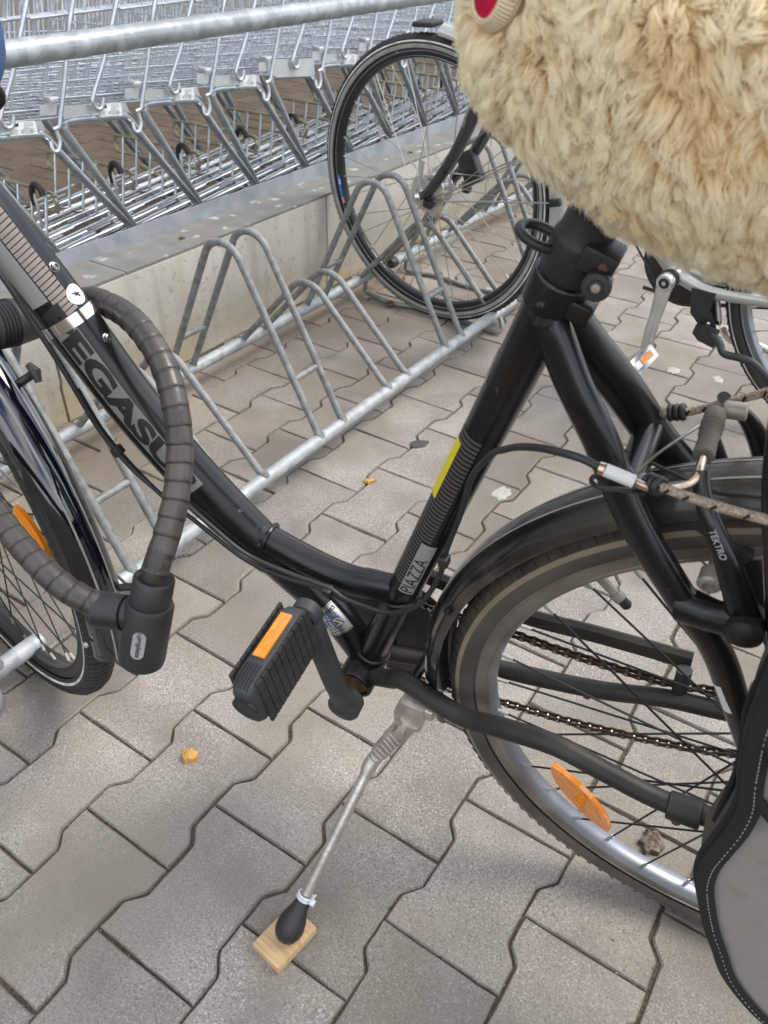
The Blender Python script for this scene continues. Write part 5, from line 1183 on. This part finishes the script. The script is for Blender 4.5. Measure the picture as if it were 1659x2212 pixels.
# wide pale band on the tyre flank
mb = MB(); rc = SR - .0205
revolve(mb, [(.0205 * .975 * math.sin(R_(ph)), rc + (.0208) * math.cos(R_(ph))) for ph in (88, 96, 104, 114)], 120); ob('reflex_band', mb, 'grey_stripe', w1)
w2 = make_wheel(sb, Matrix.Translation(SOFF + Vector((1.167, 0, 0))), SR, ['rubber', 'rubber', 'white_stripe'], (66, 76), 'spoke', ['rim', 'rim', 'rim'], theta0=7, hub='small', rimr=.331, sw=.0205)
A0 = R_(175); 
for th, col in ((183, 'sky_blue'), (193, 'pink')):
    A = R_(th); mb = MB(); mb.smooth = True
    revolve(mb, [(.0122, .329), (.0122, .317)], 12, None, th, th + (11 if col == 'sky_blue' else 4)); ob('rim_sticker', mb, col, w1)
mb = MB(); put_text(mb, 'SUB', .0085, lambda x, y: Vector(((.3185 + y) * math.cos(R_(185) + x / .32), .0126, (.3185 + y) * math.sin(R_(185) + x / .32))), offset=.0005); ob('sticker_print', mb, 'decal_white', w1)
# fork with curved lower legs
sf_ = empty('fork', SOFF, sb)
for s in (1, -1):
    ob('fork_leg', T_([(0, s * .055, 0), (.022, s * .056, .010), (.055, s * .058, .045), (.098, s * .058, .102), (.129, s * .058, .152), (.165, s * .056, .225), (.215, s * .05, .345)], [.010, .012, .014, .0150, .0155, .0165, .0175], 18, 6), 'gloss_black', sf_)
ob('fork_crown', T_([(.218, .06, .355), (.222, 0, .365), (.218, -.06, .355)], .02, 16, 4), 'gloss_black', sf_)
mb = MB(); put_text(mb, 'NEX', .010, lambda x, y: Vector((.150 - x * .42 + y * .9 , .0755, .215 - x * .9 - y * .42))); ob('fork_lettering', mb, 'label_ink', sf_)
mb = MB(); lathe(mb, (0, .058, 0), (0, 1, 0), [(-.004, .009), (0, .0105), (.010, .0105), (.012, .0085), (.020, .0075), (.022, 0)], 16); sp('axle_nut', mb, 'alu_bright')
mb = MB(); tube(mb, spline([(.012, .045, .02), (-.002, .045, .05), (-.004, .04, .082)], 5), (.0085), 10); sp('quick_release', T_([(.012, .046, .022), (-.001, .046, .052), (.0, .04, .085)], [(.008, .0025)] * 3, 10, 5), 'alu_bright')
mb = MB(); lathe(mb, (.034, .034, .024), (0, 1, 0), [(0, .030), (.004, .034), (.012, .034), (.014, .028), (.014, 0)], 30); sp('hub_cover', mb, 'alu_bright')
mb = MB(); put_text(mb, 'SHIMANO', .008, lambda x, y: Vector((.030 + (.027 - .008 + y) * math.cos(1.9 - x / .024), .0488, .024 + (.027 - .008 + y) * math.sin(1.9 - x / .024)))); sp('hub_lettering', mb, 'ink')
mb = MB(); box(mb, (.030, .058, -.014), (.026, .016, .020), (1, 0, -.2), (0, 1, 0), ch=.003); sp('cable_connector', mb, 'plastic')
mb = MB(); mb.smooth = False; prism(mb, [(-.02, -.02), (.045, -.045), (.058, .02), (.02, .03), (-.02, .01)], (.012, .045, -.012), (1, 0, 0), (0, 0, 1), .003); sp('hub_arm', mb, 'alu')
mb = MB(); box(mb, (.092, -.045, .060), (.055, .03, .085), (1, 0, .5), (0, 1, 0), ch=.008); sp('brake_caliper', mb, 'plastic')
mb = MB(); box(mb, (.080, -.045, .008), (.022, .02, .03), ch=.004); sp('brake_arm', mb, 'plastic')
sp('mudguard_stay', T_([(.040, .05, -.008), (.20, .045, .022), (.381, .04, .053)], .0022, 8, 1), 'spoke')
sp('mudguard_stay', T_([(.052, .05, .005), (.20, .04, .085), (.33, .035, .16)], .0022, 8, 1), 'spoke')
sp('mudguard_stay', T_([(.052, -.05, .005), (.20, -.045, .09), (.345, -.035, .135)], .0022, 8, 1), 'spoke')
mb = MB(); box(mb, (.386, .036, .054), (.030, .014, .018), (1, 0, .3), ch=.003); lathe(mb, (.386, .042, .056), (0, 1, 0), [(0, .0045), (.004, .0042), (.005, 0)], 12); sp('stay_clip', mb, 'plastic')
sp('front_mudguard', sweep_fender(MB(), .392, .028, .022, -12, 84, ((0, .006),), n=60), ['champagne', 'grey_stripe'])
mb = MB(); box(mb, (-.010, 0, .384), (.060, .048, .012), (1, 0, .06), ch=.004); sp('mudguard_tip', mb, 'plastic')
# frame
sfr = empty('frame', SOFF, sb)
def sfp(n, mb, m='champagne'): return ob(n, mb, m, sfr)
BBs = Vector((.693, 0, -.052))
sfp('down_tube', T_([(.26, 0, .36), BBs], .0235, 24, 1)); sfp('down_tube_lower', T_([(.30, 0, .14), (.56, 0, -.018), BBs], .0185, 24, 5)) if False else None
sfp('seat_tube', T_([BBs, (.853, 0, .43)], .0165, 24, 1))
for s in (1, -1):
    sfp('chain_stay', T_([(.70, s * .02, -.052), (.82, s * .038, -.060), (1.167, s * .065, 0)], [.0155, .0125, .009], 18, 6)); sfp('seat_stay', T_([(.835, s * .015, .38), (1.167, s * .065, 0)], .0085, 14, 1))
mb = MB(); lathe(mb, BBs + Vector((0, -.037, 0)), (0, 1, 0), [(0, .02), (.001, .0225), (.072, .0225), (.074, .0215)], 26); sfp('bottom_bracket_shell', mb)
mb = MB(); lathe(mb, BBs + Vector((0, .037, 0)), (0, 1, 0), [(0, .0215), (.004, .0215), (.0045, .019), (.010, .019)], 24); sfp('bearing_ring', mb, 'rubber')
mb = MB(); lathe(mb, BBs + Vector((0, .0385, 0)), (0, 1, 0), [(0, .0222), (.0022, .0222)], 24); sfp('brass_ring', mb, 'brass')
for o_ in (.020, -.020): mb = MB(); ring(mb, BBs + Vector((o_, .0, .002)), (1, 0, .3 if o_ < 0 else -.1), .0195, .0028, 20, 6); sfp('weld_seam', mb)
mb = MB(); lathe(mb, BBs + Vector((0, -.060, 0)), (0, 1, 0), [(0, .02), (0, .100), (.004, .104), (.012, .104), (.014, .10), (.014, .02)], 44); sp('chain_guard', mb, 'plastic')
mb = MB(); lathe(mb, BBs + Vector((0, -.042, 0)), (0, 1, 0), [(0, .02), (0, .086), (.003, .086), (.003, .02)], 44); sp('chainring', mb, 'dirt_black')
sp('chain', T_([(.60, -.048, -.135), (.72, -.048, -.140), (.85, -.05, -.115), (1.16, -.05, -.04)], [(.005, .003)] * 4, 6, 6), 'chain')
sp('cable', T_([(.40, .02, .18), (.55, .025, .045), (.62, .03, -.03), (.66, .03, -.075), (.70, .03, -.085)], .0026, 8, 6), 'plastic')
# crank: bright tapering arm pointing down, pedal hanging from it
mb = MB(); tube(mb, spline([(.6925, .062, -.052), (.691, .064, -.072), (.688, .069, -.12), (.684, .074, -.17), (.681, .076, -.222)], 6), [(.0215 - .007 * min(1, i / 14), .0085 - .002 * min(1, i / 14)) for i in range(25)], 20, hint=Vector((1, 0, 0)))
lathe(mb, (.6925, .052, -.052), (0, 1, 0), [(0, .018), (.003, .020), (.018, .0195), (.0205, .0175), (.0208, .012)], 28); cr = sp('crank_arm', mb, 'alu_bright')
mb = MB(); lathe(mb, (.6925, .070, -.052), (0, 1, 0), [(0, .0125), (.004, .0122), (.005, .0085), (.0035, .008), (.0035, 0)], 20); ob('crank_cap', mb, 'rubber', cr)
mb = MB(); lathe(mb, (.6925, .073, -.052), (0, 1, 0), [(0, .005), (.002, .0048), (.0024, 0)], 14); ob('crank_bolt', mb, 'alu_bright', cr)
spd = empty('pedal', SOFF + Vector((.668, .142, -.250)), sb); spd.scale = (1.25, 1.15, 1.25)
pd = Matrix.Rotation(R_(-48), 3, 'Y')
def pl_(x, y, z): return pd @ Vector((x, y, z))
for s in (1, -1):
    mb = MB(); mb.smooth = False; box(mb, pl_(s * .042, .0, 0), (.008, .100, .030), pd @ Vector((1, 0, 0)), (0, 1, 0), ch=.002); ob('cage_plate', mb, 'alu_bright', spd)
    mb = MB(); box(mb, pl_(s * .0462, -.012, 0), (.0022, .044, .0125), pd @ Vector((1, 0, 0)), (0, 1, 0)); ob('pedal_reflector', mb, 'amber', spd)
    mb = MB(); box(mb, pl_(.0, s * .0475, 0), (.082, .008, .027), pd @ Vector((1, 0, 0)), (0, 1, 0), ch=.0015); ob('cage_end', mb, 'alu_bright', spd)
mb = MB(); box(mb, pl_(.0466, .026, 0), (.0018, .020, .012), pd @ Vector((1, 0, 0)), (0, 1, 0)); ob('paper_tag', mb, 'decal_white', spd)
mb = MB(); lathe(mb, (0, -.054, 0), (0, 1, 0), [(0, .007), (.010, .0072), (.012, .0085), (.085, .0105), (.087, .008), (.098, .008), (.0985, 0)], 18); ob('pedal_barrel', mb, 'alu_bright', spd)
# kickstand of the silver bicycle
sk = empty('kickstand', SOFF, sb)
pts2 = [(-.042, .062), (.012, .062), (.008, .02), (.030, -.012), (.030, -.024), (-.005, -.022), (-.033, .004)]
for y_ in (.050, .018): mb = MB(); mb.smooth = False; prism(mb, pts2, (.790, y_, -.118), (1, 0, 0), (0, 0, 1), .003); ob('mount_plate', mb, 'plastic', sk)
mb = MB(); lathe(mb, (.802, .050, -.127), (0, 1, 0), [(0, .0045), (.003, .0045), (.0045, .003), (.005, 0)], 14); ob('rivet', mb, 'alu_bright', sk)
mb = MB(); mb.smooth = False; prism(mb, [(-.030, .016), (.018, .010), (.020, -.028), (-.018, -.020), (-.034, -.006)], (.812, .064, -.142), (1, 0, 0), (0, 0, 1), .018); ob('pivot_block', mb, 'plastic', sk)
ob('stand_leg', T_([(.822, .068, -.140), (.843, .078, -.150), (.862, .088, -.166), (.902, .09, -.164), (.945, .09, -.177), (1.06, .11, -.255), (1.12, .125, -.355)], .0085, 12, 6), 'plastic', sk)
ob('stand_leg', T_([(.822, .0, -.160), (.84, -.03, -.195), (.88, -.035, -.190), (.96, -.05, -.22), (1.10, -.12, -.345)], .0085, 12, 6), 'alu', sk)
mb = MB(); hx_ = []
a_, b_ = Vector((.800, .032, -.066)), Vector((.818, .032, -.122)); d_ = (b_ - a_).normalized(); u_, w_ = frame_for(d_)
for i in range(200): q = i / 199; hx_.append(a_ + (b_ - a_) * q + (u_ * math.cos(q * 2 * math.pi * 18) + w_ * math.sin(q * 2 * math.pi * 18)) * .0052)
tube(mb, hx_, .0010, 5); tube(mb, [b_, (.826, .032, -.145), (.840, .032, -.172)], .0010, 5); ob('spring', mb, 'spoke', sk)
# ================================================================== BLUE CLOTH at the left edge
bc = empty('cloth_bag', MB_ @ (Vector((.705, .02, .545)) + OFF), category='bag', label='blue cloth bag with a black hem, a corner of it at the left edge')
o_ = MB_ @ (Vector((.684, .014, .546)) + OFF) - right * .0105; e1 = right; e2 = up; e3 = fwd
mb = MB(); vs = []; NN = 20
for i in range(NN + 1):
    for j in range(NN):
        a = 2 * math.pi * j / NN; t = i / NN; r_ = .036 * math.sin(math.pi * min(.999, .04 + .9 * t)) ** .45 * (1 + .05 * math.sin(3 * a + 4 * t)); vs.append(Vector((-.024 + r_ * math.cos(a), r_ * math.sin(a) * .8, -.022 + .09 * t)))
mb.add(vs, [(i * NN + j, i * NN + (j + 1) % NN, (i + 1) * NN + (j + 1) % NN, (i + 1) * NN + j) for i in range(NN) for j in range(NN)] + [tuple(range(NN - 1, -1, -1)), tuple(range(NN * NN, (NN + 1) * NN))])
Mc = basis(o_, right, fwd, up); ml = Matrix.Translation(MB_ @ (Vector((.705, .02, .545)) + OFF)).inverted() @ Mc
o = ob('cloth', mb, 'blue', bc); o.matrix_local = ml
mb = MB(); tube(mb, spline([(-.024 + .0325 * math.cos(a), .0265 * math.sin(a), -.014 + .004 * math.cos(a)) for a in [2 * math.pi * j / 16 for j in range(16)]], 4, closed=True), (.0040), 10, closed=True); o = ob('hem', mb, 'trim', bc); o.matrix_local = ml
# dark ribbed fitting below the down tube
mb = MB(); lathe(mb, (.845, -.03, .285), (.2, .9, .3), [(-.03, .0), (-.03, .020), (.0, .024)] + [(.002 + .004 * i + d, .0245 if d < .002 else .022) for i in range(6) for d in (0, .0022)] + [(.028, .0)], 26); bp('hub_dynamo_lamp', mb, 'plastic')
mb = MB(); box(mb, (.7085, .012, .306), (.026, .014, .008), (.54, 0, .84), (0, 1, 0), ch=.002); bp('strap_buckle', mb, 'plastic')
